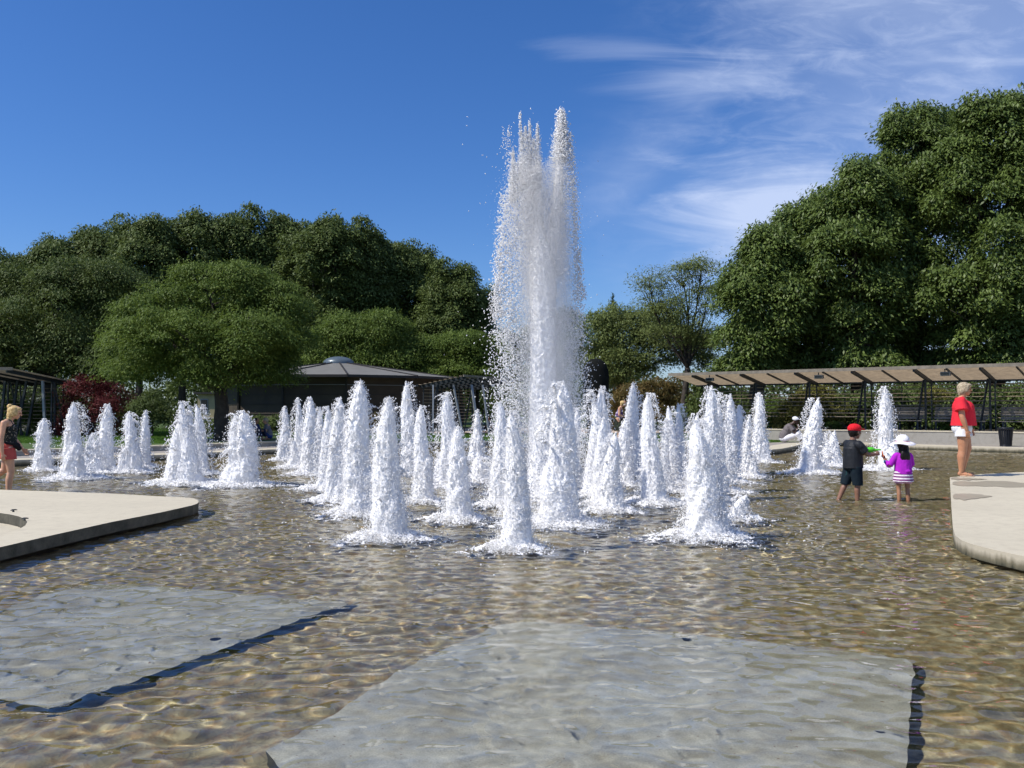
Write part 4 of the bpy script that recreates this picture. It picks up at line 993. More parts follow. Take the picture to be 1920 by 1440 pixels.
def cloud(n, pts, rlo, rhi, spread=1.0, core=.5, yz=1.0):
    """droplets scattered about a poly-line: (px, py, half width px, density)"""
    P = np.array(pts, float); seg = (P[:-1, 3] + P[1:, 3]) / 2 * np.abs(P[1:, 1] - P[:-1, 1]) * (P[:-1, 2] + P[1:, 2]); seg /= seg.sum()
    i = rng.choice(len(seg), n, p=seg); t = rng.random(n); q = P[i] * (1 - t[:, None]) + P[i + 1] * t[:, None]
    d = rng.normal(0, core, n) * q[:, 2]; e = rng.normal(0, core, n) * q[:, 2] * yz
    py = q[:, 1] + rng.normal(0, 4, n); c_, s2 = math.cos(PITCH), math.sin(PITCH); zz = (720 - py) / F; z = CH + YJ * (zz * c_ + s2) / (c_ - zz * s2)
    X = (q[:, 0] + d - 960) * k0 * 1.0 / (c_ - zz * s2) - X0
    PP.append(np.stack([X, e * k0, z], -1)); RR.append(rng.uniform(rlo, rhi, n) ** 1.0)
cloud(90000, [(1018, 880, 40, 1), (1018, 700, 36, 1), (1016, 560, 46, 1.2), (1008, 440, 54, 1.4), (1000, 360, 44, 1.2), (996, 310, 32, 1)], .003, .0065)
cloud(26000, [(1012, 560, 26, .6), (1006, 440, 30, 1), (1000, 360, 26, 1), (996, 320, 20, .8)], .003, .007)
cloud(16000, [(1000, 620, 34, .5), (992, 500, 34, 1), (985, 400, 34, 1.2), (985, 320, 26, 1)], .0035, .008)
for x, y0, y1, w in [(985, 350, 240, 11), (993, 340, 232, 8), (1008, 350, 236, 9), (978, 360, 250, 10), (962, 380, 285, 9), (1000, 370, 262, 13)]:
    cloud(3200, [(x, y0, w, 1), (x, (y0 + y1) / 2, w * .8, .9), (x, y1, w * .25, .5)], .0035, .0105)
cloud(150, [(976, 270, 4, 1), (975, 213, 2, .6)], .006, .016); cloud(260, [(960, 340, 13, 1), (957, 285, 9, .8), (954, 240, 4, .6)], .005, .014); cloud(40, [(947, 290, 6, .5), (944, 240, 3, .6)], .006, .012)
cloud(21000, [(1040, 520, 30, .6), (1046, 420, 30, 1), (1050, 330, 24, 1.1), (1052, 270, 15, 1.2), (1053, 225, 9, 1.2), (1054, 207, 4, .8)], .004, .009)
cloud(2400, [(1052, 300, 16, 1), (1053, 250, 12, 1.2), (1053, 210, 7, 1.4)], .008, .019)
# left falling veil of coarse drops
cloud(3600, [(975, 300, 16, .6), (965, 400, 22, .9), (957, 480, 24, 1), (952, 560, 26, 1), (950, 640, 30, .8)], .006, .016)
cloud(1500, [(948, 360, 14, .3), (940, 450, 13, .6), (934, 520, 10, .7), (932, 600, 16, 1.0)], .007, .018)
# right veil
cloud(2200, [(1068, 250, 7, .6), (1074, 330, 9, 1), (1079, 420, 8, .9), (1082, 520, 9, .6), (1086, 640, 18, .8)], .006, .015)
cloud(260, [(1085, 470, 5, 1), (1088, 530, 6, 1), (1094, 560, 8, .5)], .008, .018)
# heavy drops over the dark trees
cloud(4200, [(962, 560, 34, .4), (956, 620, 36, 1), (955, 690, 38, 1.2), (958, 760, 40, 1.0), (970, 860, 45, .6)], .006, .017)
cloud(3000, [(1066, 580, 26, .4), (1076, 640, 24, 1), (1082, 700, 26, 1.2), (1084, 770, 32, 1), (1070, 860, 40, .6)], .006, .015)
# fine mist between
cloud(60000, [(1040, 300, 30, .3), (1052, 420, 28, .8), (1054, 520, 30, 1), (1056, 640, 32, 1), (1050, 760, 36, 1)], .002, .0038)
cloud(16000, [(985, 330, 34, .5), (980, 450, 34, .8), (978, 560, 34, .9), (976, 680, 36, .8), (980, 780, 36, .8)], .0016, .0034)
# stray drops
cloud(240, [(960, 230, 60, .4), (1000, 400, 80, 1), (1000, 600, 85, 1), (1000, 760, 90, 1)], .006, .015, core=.75)
P = np.concatenate(PP); r = np.concatenate(RR); v, f = blobs(P, r, rng, 1.5); npmesh('flying_drops', v, f, M['drop'], root, True)

# drifting fine mist on the lee side: a real thin volume
mm = bpy.data.materials.new('water_mist'); mm.use_nodes = True; mt_ = mm.node_tree; mt_.nodes.clear()
mo = mt_.nodes.new('ShaderNodeOutputMaterial'); vs = mt_.nodes.new('ShaderNodeVolumePrincipled'); vs.inputs['Color'].default_value = (1, 1, 1, 1); vs.inputs['Density'].default_value = .55; vs.inputs['Anisotropy'].default_value = .2
mt_.links.new(vs.outputs[0], mo.inputs['Volume'])
def mistcol(pts):
    zs = np.array([wpt(p[0], p[1])[1] for p in pts])[::-1]; xs = np.array([wpt(p[0], p[1])[0] for p in pts])[::-1]; ws = np.array([p[2] * k0 for p in pts])[::-1]
    z = np.linspace(zs[0], zs[-1], 60); a = np.linspace(0, 2 * PI, 28, endpoint=False); Zm, A = np.meshgrid(z, a, indexing='ij'); w = np.interp(Zm, zs, ws); cx = np.interp(Zm, zs, xs)
    P0 = np.stack([np.cos(A), np.sin(A), Zm * .6], -1).reshape(-1, 3); w = w * (1 + .15 * fbm(P0, 955).reshape(A.shape))
    i_ = np.arange(60 * 28).reshape(60, 28); j = np.roll(i_, -1, 1); f = np.stack([i_[:-1], j[:-1], j[1:], i_[1:]], -1).reshape(-1, 4); v = np.stack([cx + w * np.cos(A), w * np.sin(A), Zm], -1).reshape(-1, 3)
    o = npmesh('mist', v, f, mm, root, True); bm = bmesh.new(); bm.from_mesh(o.data); bmesh.ops.holes_fill(bm, edges=bm.edges, sides=0); bm.to_mesh(o.data); bm.free(); o['kind'] = 'stuff'
mistcol([(1040, 330, 4), (1042, 400, 22), (1044, 480, 32), (1046, 600, 38), (1046, 720, 40), (1040, 840, 40), (1036, 870, 20)])
mistcol([(1030, 290, 3), (1028, 380, 30), (1025, 480, 44), (1022, 620, 52), (1020, 800, 52), (1020, 872, 30)])

# foam flecks and bubbles drifting between the jets
rng = np.random.default_rng(31); fp = []
for (jx, jb, jt, jw, jh, jl) in JETS:
    p_ = gp(jx, jb, 0); n_ = 130; a_ = rng.uniform(0, 6.283, n_); d_ = .22 + np.abs(rng.normal(0, .55, n_)); fp.append(np.stack([p_.x + d_ * np.cos(a_) * 1.3 - .08, p_.y + d_ * np.sin(a_), .002 + 0 * a_], -1))
P = np.concatenate(fp); r_ = rng.uniform(.25, 1, len(P)) ** 2 * .013 + .002; v, f = blobs(P, r_, rng, .6); tag(npmesh('foam_flecks', v, f, M['drop'], None, True), 'small white foam flecks floating between the jets', 'foam', kind='stuff')
# ================================================================== PEOPLE
def skinmat(name, c):
    def b(g):
        v = g.coord(); x = g.n('ShaderNodeBsdfPrincipled'); g.l(g.ramp(g.nz(v, 12, 4), [(.3, tuple(k * .9 for k in c)), (.7, tuple(min(1, k * 1.08) for k in c))]), x.inputs['Base Color'])
        x.inputs['Roughness'].default_value = .5; x.inputs['Subsurface Weight'].default_value = .12; x.inputs['Subsurface Radius'].default_value = (.02, .008, .004); x.inputs['Subsurface Scale'].default_value = .4
        g.l(x.outputs[0], g.out.inputs[0])
    return mat(name, b)
def cloth(name, c, c2=None, sc=30, lo=.45, hi=.55, rough=.85, stripes=0, spec=.2):
    def b(g):
        v = g.coord()
        if stripes:
            sp = g.n('ShaderNodeSeparateXYZ'); g.l(v, sp.inputs[0]); w = g.m('FRACT', g.m('MULTIPLY', sp.outputs[2], stripes)); col = g.ramp(w, [(.46, c), (.5, c2)])
        elif c2: col = g.ramp(g.nz(v, sc, 3), [(lo, c), (hi, c2)])
        else: col = g.ramp(g.nz(v, 7, 4), [(.3, tuple(k * .88 for k in c)), (.7, tuple(min(1, k * 1.06) for k in c))])
        g.l(g.pr(col, rough, g.bump(g.nz(g.coord('Object', (1, 1, .5)), 14, 4, .6), .8, .022), 0, spec), g.out.inputs[0])
    return mat(name, b)
SK = dict(tan=skinmat('tanned_skin', (.50, .235, .125)), fair=skinmat('fair_skin', (.60, .33, .20)), olive=skinmat('olive_skin', (.36, .18, .10)), brown=skinmat('brown_skin', (.24, .12, .075)), dark=skinmat('dark_skin', (.065, .032, .02)))
HAIR = dict(grey=cloth('ash_blond_hair', (.50, .42, .29), (.26, .20, .13), 45, .4, .6, .55), blond=cloth('blond_hair', (.66, .48, .22), (.42, .28, .11), 40, .4, .6, .5), black=cloth('black_hair', (.012, .009, .008), None, rough=.4))
EYE = solid('eye', (.02, .015, .012), .2, .1); LIP = solid('lip', (.30, .09, .07), .5, .1)
def sph(n=14, m=10):
    v = [(0, 0, -1)]; f = []
    for i in range(1, m):
        t = -PI / 2 + PI * i / m
        for k in range(n): a = 2 * PI * k / n; v.append((math.cos(t) * math.cos(a), math.cos(t) * math.sin(a), math.sin(t)))
    v.append((0, 0, 1)); L_ = len(v) - 1
    for k in range(n): f.append((0, 1 + (k + 1) % n, 1 + k)); f.append((L_, L_ - n + k, L_ - n + (k + 1) % n))
    for i in range(m - 2):
        for k in range(n): a = 1 + i * n; f.append((a + k, a + (k + 1) % n, a + n + (k + 1) % n, a + n + k))
    return v, f
SPH = sph()
def frame(d):
    d = Vector(d).normalized(); a = d.cross(Vector((0, 1, 0)))
    if a.length < .2: a = d.cross(Vector((1, 0, 0)))
    a.normalize(); return a, d.cross(a), d
def blobmesh(prims, vox, smooth=4):
    """prims: ('c',p,q,r0,r1) tapered capsule, ('f',p,q,r0,r1[,flat]) flat ended frustum, ('e',c,(rx,ry,rz)[,euler]) ellipsoid -> one continuous remeshed surface"""
    mb = MB()
    for p in prims:
        k = p[0]
        if k == 'e':
            Rm = Matrix.Identity(3)
            if len(p) > 3:
                from mathutils import Euler
                Rm = Euler(p[3]).to_matrix()
            c = Vector(p[1]); mb.add([c + Rm @ Vector((x * p[2][0], y * p[2][1], z * p[2][2])) for x, y, z in SPH[0]], SPH[1])
        else:
            a, b_ = Vector(p[1]), Vector(p[2]); r0, r1 = p[3], p[4]; sy = p[5] if len(p) > 5 else 1.0
            u, w, d = frame(b_ - a); n = 18; v = []; f = []; rings = []
            if k == 'c':
                for i in range(5): t = -PI / 2 + PI / 2 * (i + .3) / 5; rings.append((a + d * r0 * math.sin(t), r0 * math.cos(t)))
            for i in range(5): t = i / 4; rings.append((a.lerp(b_, t), r0 + (r1 - r0) * t))
            if k == 'c':
                for i in range(5): t = PI / 2 * (i + .7) / 5; rings.append((b_ + d * r1 * math.sin(t), r1 * math.cos(t)))
            for c, r in rings:
                for j in range(n): an = 2 * PI * j / n; v.append(c + u * r * math.cos(an) + w * r * sy * math.sin(an))
            for i in range(len(rings) - 1):
                for j in range(n): f.append((i * n + j, i * n + (j + 1) % n, (i + 1) * n + (j + 1) % n, (i + 1) * n + j))
            f.append(tuple(range(n))[::-1]); f.append(tuple(range((len(rings) - 1) * n, len(rings) * n))); mb.add(v, f)
    m = bpy.data.meshes.new('tmp'); m.from_pydata([tuple(x) for x in mb.v], [], mb.f); m.update()
    bm = bmesh.new(); bm.from_mesh(m); bmesh.ops.recalc_face_normals(bm, faces=bm.faces)
    bm.to_mesh(m); bm.free()
    o = bpy.data.objects.new('tmp', m); COL.objects.link(o)
    r = o.modifiers.new('r', 'REMESH'); r.mode = 'VOXEL'; r.voxel_size = vox; r.adaptivity = 0
    if smooth: s_ = o.modifiers.new('s', 'SMOOTH'); s_.factor = .5; s_.iterations = smooth
    dg = bpy.context.evaluated_depsgraph_get(); dg.update(); res = bpy.data.meshes.new_from_object(o.evaluated_get(dg))
    bpy.data.objects.remove(o); bpy.data.meshes.remove(m)
    for p in res.polygons: p.use_smooth = True
    return res
def part(name, prims, mt, parent, vox=.009, smooth=4, cut=None, label=None):
    m = blobmesh(prims, vox, smooth)
    if cut:
        bm = bmesh.new(); bm.from_mesh(m)
        for co, no in cut:
            bmesh.ops.bisect_plane(bm, geom=bm.verts[:] + bm.edges[:] + bm.faces[:], plane_co=co, plane_no=no, clear_outer=True)
        bm.to_mesh(m); bm.free()
        for p in m.polygons: p.use_smooth = True
    m.materials.clear(); m.materials.append(mt); m.name = name
    o = bpy.data.objects.new(name, m); link(o, parent)
    if label: o['label'] = label
    return o
def V(*a): return Vector(a)
def hand(w, d, side, s=1.0, curl=.5, palm=None):
    """wrist w, finger direction d, side = direction from little finger to index; returns prims"""
    w = Vector(w); d = Vector(d).normalized(); sd = Vector(side); sd = (sd - d * sd.dot(d)).normalized(); nrm = d.cross(sd) if palm is None else Vector(palm)
    pr = [('e', w + d * .045 * s, (.022 * s, .022 * s, .022 * s)), ('c', w + d * .02 * s + sd * .012 * s, w + d * .075 * s + sd * .022 * s, .015 * s, .012 * s), ('c', w + d * .02 * s - sd * .012 * s, w + d * .072 * s - sd * .024 * s, .015 * s, .011 * s), ('c', w + d * .02 * s, w + d * .078 * s, .016 * s, .013 * s)]
    for i, (o_, L_) in enumerate(((.028, .068), (.010, .078), (-.009, .073), (-.027, .056))):
        a = w + d * .078 * s + sd * o_ * s; c1 = curl * (.8 + .12 * i)
        d1 = (d * math.cos(c1 * .6) + nrm * math.sin(c1 * .6)).normalized(); d2 = (d * math.cos(c1 * 1.5) + nrm * math.sin(c1 * 1.5)).normalized()
        b_ = a + d1 * L_ * .5 * s; c = b_ + d2 * L_ * .5 * s; pr += [('c', a, b_, .0088 * s, .0078 * s), ('c', b_, c, .0078 * s, .0066 * s)]
    a = w + d * .025 * s + sd * .022 * s; td = (d * .7 + sd * .75 + nrm * .35).normalized(); b_ = a + td * .038 * s; c = b_ + (d * .9 + sd * .2 + nrm * .4).normalized() * .03 * s
    pr += [('c', a, b_, .0125 * s, .010 * s), ('c', b_, c, .010 * s, .008 * s)]
    return pr
def leg(h, k, a, toe, g=1.0, foot=True, s=1.0):
    h, k, a, toe = map(Vector, (h, k, a, toe)); up = (h - k).normalized(); dn = (a - k).normalized(); f = (toe - a); f.z = 0; f.normalize()
    pr = [('c', h, k, .085 * g * s, .055 * g * s), ('c', k, k + dn * .12 * s - f * .012 * s, .052 * g * s, .056 * g * s), ('c', k + dn * .12 * s - f * .012 * s, a, .056 * g * s, .036 * s)]
    if foot:
        heel = a + V(0, 0, -.045 * s) - f * .03 * s; sd = f.cross(V(0, 0, 1))
        pr += [('c', a, heel, .034 * s, .030 * s), ('c', heel, toe - f * .05 * s, .030 * s, .026 * s), ('e', toe - f * .055 * s, (.048 * s, .04 * s, .02 * s))]
        for i in range(5): o_ = (i - 2) * .0165 * s; L_ = (.035, .032, .028, .024, .019)[i] * s; b0 = toe - f * .035 * s + sd * o_ ; pr.append(('c', b0 + V(0, 0, -.004 * s), b0 + f * L_ + V(0, 0, -.008 * s), (.012 if i == 0 else .0085) * s, (.010 if i == 0 else .007) * s))
    return pr
def arm(sh, el, wr, g=1.0, s=1.0): return [('c', sh, el, .050 * g * s, .040 * g * s), ('c', el, Vector(el).lerp(Vector(wr), .3), .040 * g * s, .041 * g * s), ('c', Vector(el).lerp(Vector(wr), .3), wr, .041 * g * s, .025 * g * s)]
def headp(c, f, s=1.0, tilt=0):
    """head centre c, facing f"""
    c = Vector(c); f = Vector(f).normalized(); sd = V(0, 0, 1).cross(f).normalized(); up = f.cross(sd).normalized()
    ang = math.atan2(f.y, f.x); pit = -math.asin(f.z); e = (0, pit, ang)
    return [('e', c + up * .018 * s - f * .008 * s, (.096 * s, .076 * s, .100 * s), e), ('e', c + f * .026 * s - up * .045 * s, (.060 * s, .056 * s, .066 * s), e), ('e', c + f * .055 * s - up * .088 * s, (.026 * s, .026 * s, .020 * s), e),
            ('c', c + f * .086 * s + up * .012 * s, c + f * .106 * s - up * .022 * s, .009 * s, .014 * s), ('e', c + f * .084 * s - up * .056 * s, (.014 * s, .024 * s, .010 * s), e),
            ('e', c + f * .078 * s + up * .030 * s, (.018 * s, .05 * s, .012 * s), e)] + [('e', c + sd * q * .077 * s - f * .004 * s - up * .010 * s, (.016 * s, .010 * s, .030 * s), e) for q in (-1, 1)]
def face(root, c, f, s=1.0):
    c = Vector(c); f = Vector(f).normalized(); sd = V(0, 0, 1).cross(f).normalized(); up = f.cross(sd).normalized()
    for q in (-1, 1):
        m = MB(); m.add([Vector(v) * .0105 * s + c + f * .082 * s + sd * q * .031 * s + up * .006 * s for v in SPH[0]], SPH[1]); m.build('eye', EYE, root, True)
    m = MB(); m.add([c + f * .094 * s + sd * v[1] * .021 * s + f * v[0] * .006 * s - up * .054 * s + up * v[2] * .006 * s for v in SPH[0]], SPH[1]); m.build('mouth', LIP, root, True)
def person(loc, label, rz=0, sc=1.0, group=None): return empty('person', loc, label, 'person', group, rz, sc)

# ---- woman in red on the right platform, facing right
p = gp(1812, 893.5, .15); r = person((p.x, p.y + .12, .152), 'woman in a red flutter sleeved top and white shorts standing on the right platform', -.42, 1.065)
hc_ = V(.05, 0, 1.555); hf = V(1, -.05, -.03)
body = headp(hc_, hf) + [('c', (-.01, 0, 1.37), (.03, 0, 1.50), .062, .055), ('e', (-.01, 0, 1.22), (.135, .185, .19)), ('e', (.04, 0, 1.24), (.13, .15, .12)), ('e', (.03, 0, 1.02), (.155, .175, .14)), ('e', (-.015, 0, .88), (.155, .185, .14)), ('c', (-.03, .17, 1.36), (-.03, -.17, 1.36), .062, .062)]
body += leg((0, -.09, .86), (-.005, -.085, .47), (-.035, -.085, .085), (.15, -.09, .03), 1.32) + leg((.02, .09, .86), (.085, .10, .49), (.0, .10, .085), (.19, .11, .03), 1.25)
body += arm((-.04, -.205, 1.34), (-.015, -.255, 1.06), (.055, -.235, .83), 1.22) + hand((.055, -.235, .83), (.16, .02, -1), (1, 0, .1), 1.05, .5, (0, 1, 0)) + arm((.0, .205, 1.34), (.06, .25, 1.08), (.14, .20, .86), 1.2) + hand((.14, .20, .86), (.3, 0, -1), (1, 0, .2), 1.05, .5, (0, -1, 0))
part('body', body, SK['tan'], r, .0075); face(r, hc_, hf)
part('hair', [('e', hc_ + V(-.022, 0, .035), (.112, .097, .098)), ('e', hc_ + V(-.055, 0, -.03), (.075, .088, .085)), ('e', hc_ + V(.055, 0, .068), (.058, .075, .040)), ('e', hc_ + V(-.01, -.07, .0), (.07, .03, .065)), ('e', hc_ + V(-.01, .07, .0), (.07, .03, .065)), ('e', hc_ + V(-.075, 0, -.085), (.04, .06, .04))], HAIR['grey'], r, .008, 2)
tp = [('e', (-.015, 0, 1.22), (.150, .200, .185)), ('e', (.055, 0, 1.22), (.145, .165, .135)), ('f', (.025, 0, 1.20), (.02, 0, .89), .178, .216, 1.02), ('c', (-.03, .18, 1.345), (-.03, -.18, 1.345), .082, .082)]
for s_ in (-1, 1): tp += [('c', (-.03, s_ * .17, 1.35), (-.035, s_ * .215, 1.32), .085, .085), ('f', (-.035, s_ * .20, 1.35), (-.02, s_ * .262, 1.17), .080, .112)]
tp2 = tp
part('red_top', tp2, cloth('red_blouse', (.72, .028, .045)), r, .0085, 3, cut=[((0, 0, .905), (0, 0, -1)), ((0, 0, 1.425), (-.25, 0, 1))])
part('shorts', [('e', (-.008, 0, .86), (.172, .200, .15)), ('f', (0, -.085, .84), (-.002, -.095, .70), .118, .134), ('f', (.02, .085, .84), (.045, .10, .70), .118, .134)], cloth('white_shorts', (.72, .72, .74)), r, .0085, 3, cut=[((0, 0, .955), (0, 0, 1)), ((0, 0, .712), (0, 0, -1))])
for (x, y) in ((.05, -.088), (.09, .106)):
    sb = part('sandal', [('e', (x - .04, y, .006), (.075, .043, .011)), ('e', (x + .035, y, .006), (.10, .05, .011)), ], cloth('beige_sandal', (.62, .45, .33)), r, .006, 1)
    MB().tube([(x - .01, y - .045, .015), (x + .03, y - .02, .055), (x + .075, y, .045), (x + .03, y + .02, .055), (x - .01, y + .045, .015)], .008, 8).build('strap', cloth('tan_strap', (.5, .30, .18)), sb, True)

# ---- blonde woman walking in the pool at left, facing right
p = gp(14, 925, 0); r = person((p.x, p.y, FLOORZ + .005), 'blonde woman in a dark floral vest and coral shorts wading at the left', .42, .99)
hc_ = V(.10, 0, 1.515); hf = V(1, -.12, -.30)
body = headp(hc_, hf, .97) + [('c', (-.01, 0, 1.36), (.065, 0, 1.45), .05, .046), ('e', (-.005, 0, 1.24), (.10, .15, .17)), ('e', (.03, 0, 1.25), (.09, .12, .09)), ('e', (.0, 0, 1.06), (.095, .13, .14)), ('e', (-.02, 0, .91), (.125, .165, .13)), ('c', (-.02, .14, 1.355), (-.02, -.14, 1.355), .048, .048)]
body += leg((.01, -.085, .89), (.055, -.08, .50), (.02, -.085, .085), (.20, -.09, .03), 1.05) + leg((-.01, .085, .89), (-.06, .09, .52), (-.36, .09, .30), (-.27, .09, .12), 1.05)
body += arm((-.05, -.185, 1.335), (-.085, -.215, 1.06), (-.06, -.215, .82)) + hand((-.06, -.215, .82), (.12, .02, -1), (1, 0, .1), .98, .7, (0, 1, 0)) + arm((.0, .185, 1.335), (.05, .21, 1.07), (.20, .19, .88)) + hand((.20, .19, .88), (.6, -.1, -.8), (1, 0, .6), .98, .5, (0, -1, 0))
part('body', body, SK['fair'], r, .0075); face(r, hc_, hf, .97)
part('hair', [('e', hc_ + V(-.025, 0, .03), (.105, .090, .092)), ('e', hc_ + V(-.075, 0, -.04), (.06, .08, .09)), ('e', hc_ + V(-.09, -.01, -.11), (.045, .07, .055)), ('e', hc_ + V(.045, 0, .058), (.055, .07, .035)), ('e', hc_ + V(-.02, -.068, -.01), (.065, .028, .06)), ('e', hc_ + V(-.085, 0, .105), (.048, .045, .042))], HAIR['blond'], r, .008, 2)
part('floral_vest', [('e', (-.005, 0, 1.22), (.108, .158, .15)), ('e', (.035, 0, 1.24), (.10, .13, .095)), ('f', (.01, 0, 1.18), (.0, 0, .96), .118, .14, 1.12)], cloth('floral_vest', (.015, .018, .016), (.30, .26, .20), 34, .56, .62), r, .008, 3, cut=[((0, 0, .985), (0, 0, -1)), ((0, 0, 1.315), (-.55, 0, 1))])
for s_ in (-1, 1): MB().tube([(.07, s_ * .065, 1.31), (.045, s_ * .08, 1.375), (-.02, s_ * .085, 1.405), (-.075, s_ * .07, 1.33)], .008, 6).build('vest_strap', M['darktrim'], r, True)
part('shorts', [('e', (-.02, 0, .93), (.14, .178, .11)), ('f', (.005, -.08, .90), (.028, -.09, .70), .115, .118), ('f', (-.015, .08, .90), (-.05, .09, .70), .115, .112)], cloth('coral_shorts', (.47, .085, .07)), r, .0085, 3, cut=[((0, 0, 1.005), (0, 0, 1)), ((0, 0, .715), (0, 0, -1))])
part('waist_bag', [('e', (.135, -.10, .95), (.06, .05, .055), (0, .5, 0)), ('e', (.17, -.08, .90), (.045, .045, .045)), ('c', (-.02, -.17, 1.0), (.12, -.12, .97), .022, .03), ('c', (.12, .08, .97), (.15, -.08, .95), .025, .03)], cloth('black_bag', (.012, .012, .014)), r, .009, 3)

# ---- boy in the red cap, seen from behind, turned to the right
p = gp(1600, 937, 0); r = person((p.x, p.y, FLOORZ + .02), 'boy in a red cap and dark rash shirt wading and holding a green water toy', .22, 1.0)
hc_ = V(.045, 0, 1.185); hf = V(1, .1, -.1)
body = headp(hc_, hf, 1.02) + [('c', (0, 0, 1.03), (.02, 0, 1.12), .05, .046), ('e', (0, 0, .91), (.11, .145, .155)), ('e', (.01, 0, .77), (.115, .135, .12)), ('e', (-.01, 0, .67), (.115, .14, .10)), ('c', (0, .125, 1.00), (0, -.125, 1.00), .045, .045)]
body += leg((0, -.075, .66), (.035, -.075, .37), (.02, -.075, .075), (.15, -.08, .025), .95, s=.85) + leg((0, .075, .66), (-.06, .085, .38), (-.20, .10, .10), (-.08, .12, .03), .95, s=.85)
body += arm((.0, -.165, .985), (.12, -.20, .83), (.30, -.16, .835), .9, .92) + hand((.30, -.16, .835), (1, .2, .15), (.0, .3, 1), .85, 1.2, (0, 1, 0)) + arm((.0, .165, .985), (.08, .20, .82), (.25, .02, .83), .9, .92) + hand((.25, .02, .83), (1, -.5, .1), (0, 0, 1), .85, 1.1, (0, -1, 0))
part('body', body, SK['brown'], r, .007); face(r, hc_, hf, 1.0)
part('hair', [('e', hc_ + V(-.02, 0, .0), (.095, .088, .085)), ('e', hc_ + V(-.05, 0, -.045), (.05, .068, .045))], HAIR['black'], r, .008, 2)
cp = part('cap', [('e', hc_ + V(-.012, 0, .052), (.112, .098, .078)), ('e', hc_ + V(-.10, 0, .02), (.02, .05, .02))], cloth('red_cap', (.68, .015, .025)), r, .008, 3, cut=[(hc_ + V(0, 0, .012), (-.12, 0, -1))])
part('cap_brim', [('e', hc_ + V(.105, 0, .040), (.075, .07, .010), (0, .2, 0))], cloth('red_brim', (.60, .015, .025)), cp, .006, 1)
sh = [('e', (0, 0, .91), (.125, .16, .16)), ('f', (.0, 0, .93), (.0, 0, .60), .140, .152, 1.1), ('c', (0, .14, .985), (0, -.14, .985), .064, .064), ('c', (0, -.15, .985), (.02, -.175, .96), .068, .066), ('c', (0, .15, .985), (.02, .175, .96), .068, .066), ('f', (0, -.15, .985), (.09, -.197, .865), .068, .068), ('f', (0, .15, .985), (.065, .195, .855), .068, .068)]
part('rash_shirt', sh, cloth('dark_rash_shirt', (.012, .014, .018), rough=.6, spec=.3), r, .0085, 3, cut=[((0, 0, .615), (0, 0, -1)), ((0, 0, 1.075), (0, 0, 1))])
part('shorts', [('e', (-.01, 0, .65), (.135, .155, .095)), ('f', (0, -.072, .64), (.03, -.08, .33), .098, .078), ('f', (0, .072, .64), (-.085, .092, .34), .098, .078)], cloth('dark_teal_shorts', (.008, .016, .024), (.02, .09, .09), 9, .6, .72), r, .0085, 3, cut=[((0, 0, .345), (0, 0, -1))])
# toy held in his hands: a thing of its own
q = empty('water_toy', r.matrix_basis @ V(.0, 0, 0) if False else (r.location.x, r.location.y, r.location.z), 'bright green water toy held out by the boy in the red cap', 'toy', None, .22)
GT = solid('green_plastic', (.10, .62, .03), .35, .08, 3, 0, .001); GD = solid('dark_green_plastic', (.01, .10, .02), .35, .08, 3, 0, .001)
part('tank', [('e', (.27, -.06, .90), (.085, .045, .043)), ('c', (.33, -.075, .895), (.43, -.09, .90), .02, .012)], GT, q, .006, 2)
part('grip', [('c', (.18, -.045, .905), (.24, -.055, .895), .03, .032), ('c', (.27, -.06, .87), (.26, -.065, .80), .018, .016)], GD, q, .006, 2)

# ---- girl in the white sun hat, seen from behind
p = gp(1694, 938, 0); r = person((p.x, p.y, FLOORZ + .015), 'small girl in a white sun hat, purple jacket and striped skirt seen from behind', 1.6, 1.0)
hc_ = V(.02, 0, 1.00); hf = V(1, .15, -.12)
body = headp(hc_, hf, .92) + [('c', (0, 0, .85), (.01, 0, .94), .04, .036), ('e', (0, 0, .75), (.085, .115, .13)), ('e', (0, 0, .62), (.09, .11, .10)), ('e', (-.005, 0, .54), (.095, .115, .085)), ('c', (0, .10, .825), (0, -.10, .825), .036, .036)]
body += leg((0, -.06, .53), (.01, -.07, .30), (-.005, -.075, .065), (.10, -.085, .02), .80, s=.76) + leg((0, .06, .53), (.01, .07, .30), (-.01, .075, .065), (.10, .085, .02), .80, s=.76)
body += arm((0, .125, .81), (.02, .20, .66), (.15, .205, .72), .78, .82) + hand((.15, .205, .72), (.5, .2, .9), (0, -1, 0), .7, .8, (-1, 0, 0)) + arm((0, -.125, .81), (.06, -.165, .66), (.17, -.08, .62), .78, .82) + hand((.17, -.08, .62), (1, .4, 0), (0, 0, 1), .7, .6, (0, 1, 0))
part('body', body, SK['olive'], r, .0065); face(r, hc_, hf, .9)
part('hair', [('e', hc_ + V(-.015, 0, .0), (.092, .085, .09)), ('e', hc_ + V(-.055, 0, -.09), (.05, .085, .10)), ('e', (-.075, 0, .80), (.04, .082, .13)), ('e', (-.08, 0, .72), (.03, .05, .09))], HAIR['black'], r, .008, 3)
part('purple_jacket', [('e', (0, 0, .755), (.098, .128, .13)), ('f', (0, 0, .77), (0, 0, .525), .112, .128, 1.08), ('c', (0, .10, .82), (0, -.10, .82), .048, .048), ('f', (0, .11, .815), (.02, .203, .66), .050, .046), ('f', (.02, .203, .66), (.125, .205, .705), .048, .036), ('f', (0, -.11, .815), (.06, -.168, .66), .050, .046), ('f', (.06, -.168, .66), (.15, -.09, .622), .048, .036), ('e', (-.11, -.02, .575), (.03, .05, .03))], cloth('purple_jacket', (.42, .02, .50)), r, .008, 3, cut=[((0, 0, .53), (0, 0, -1)), ((0, 0, .89), (0, 0, 1))])
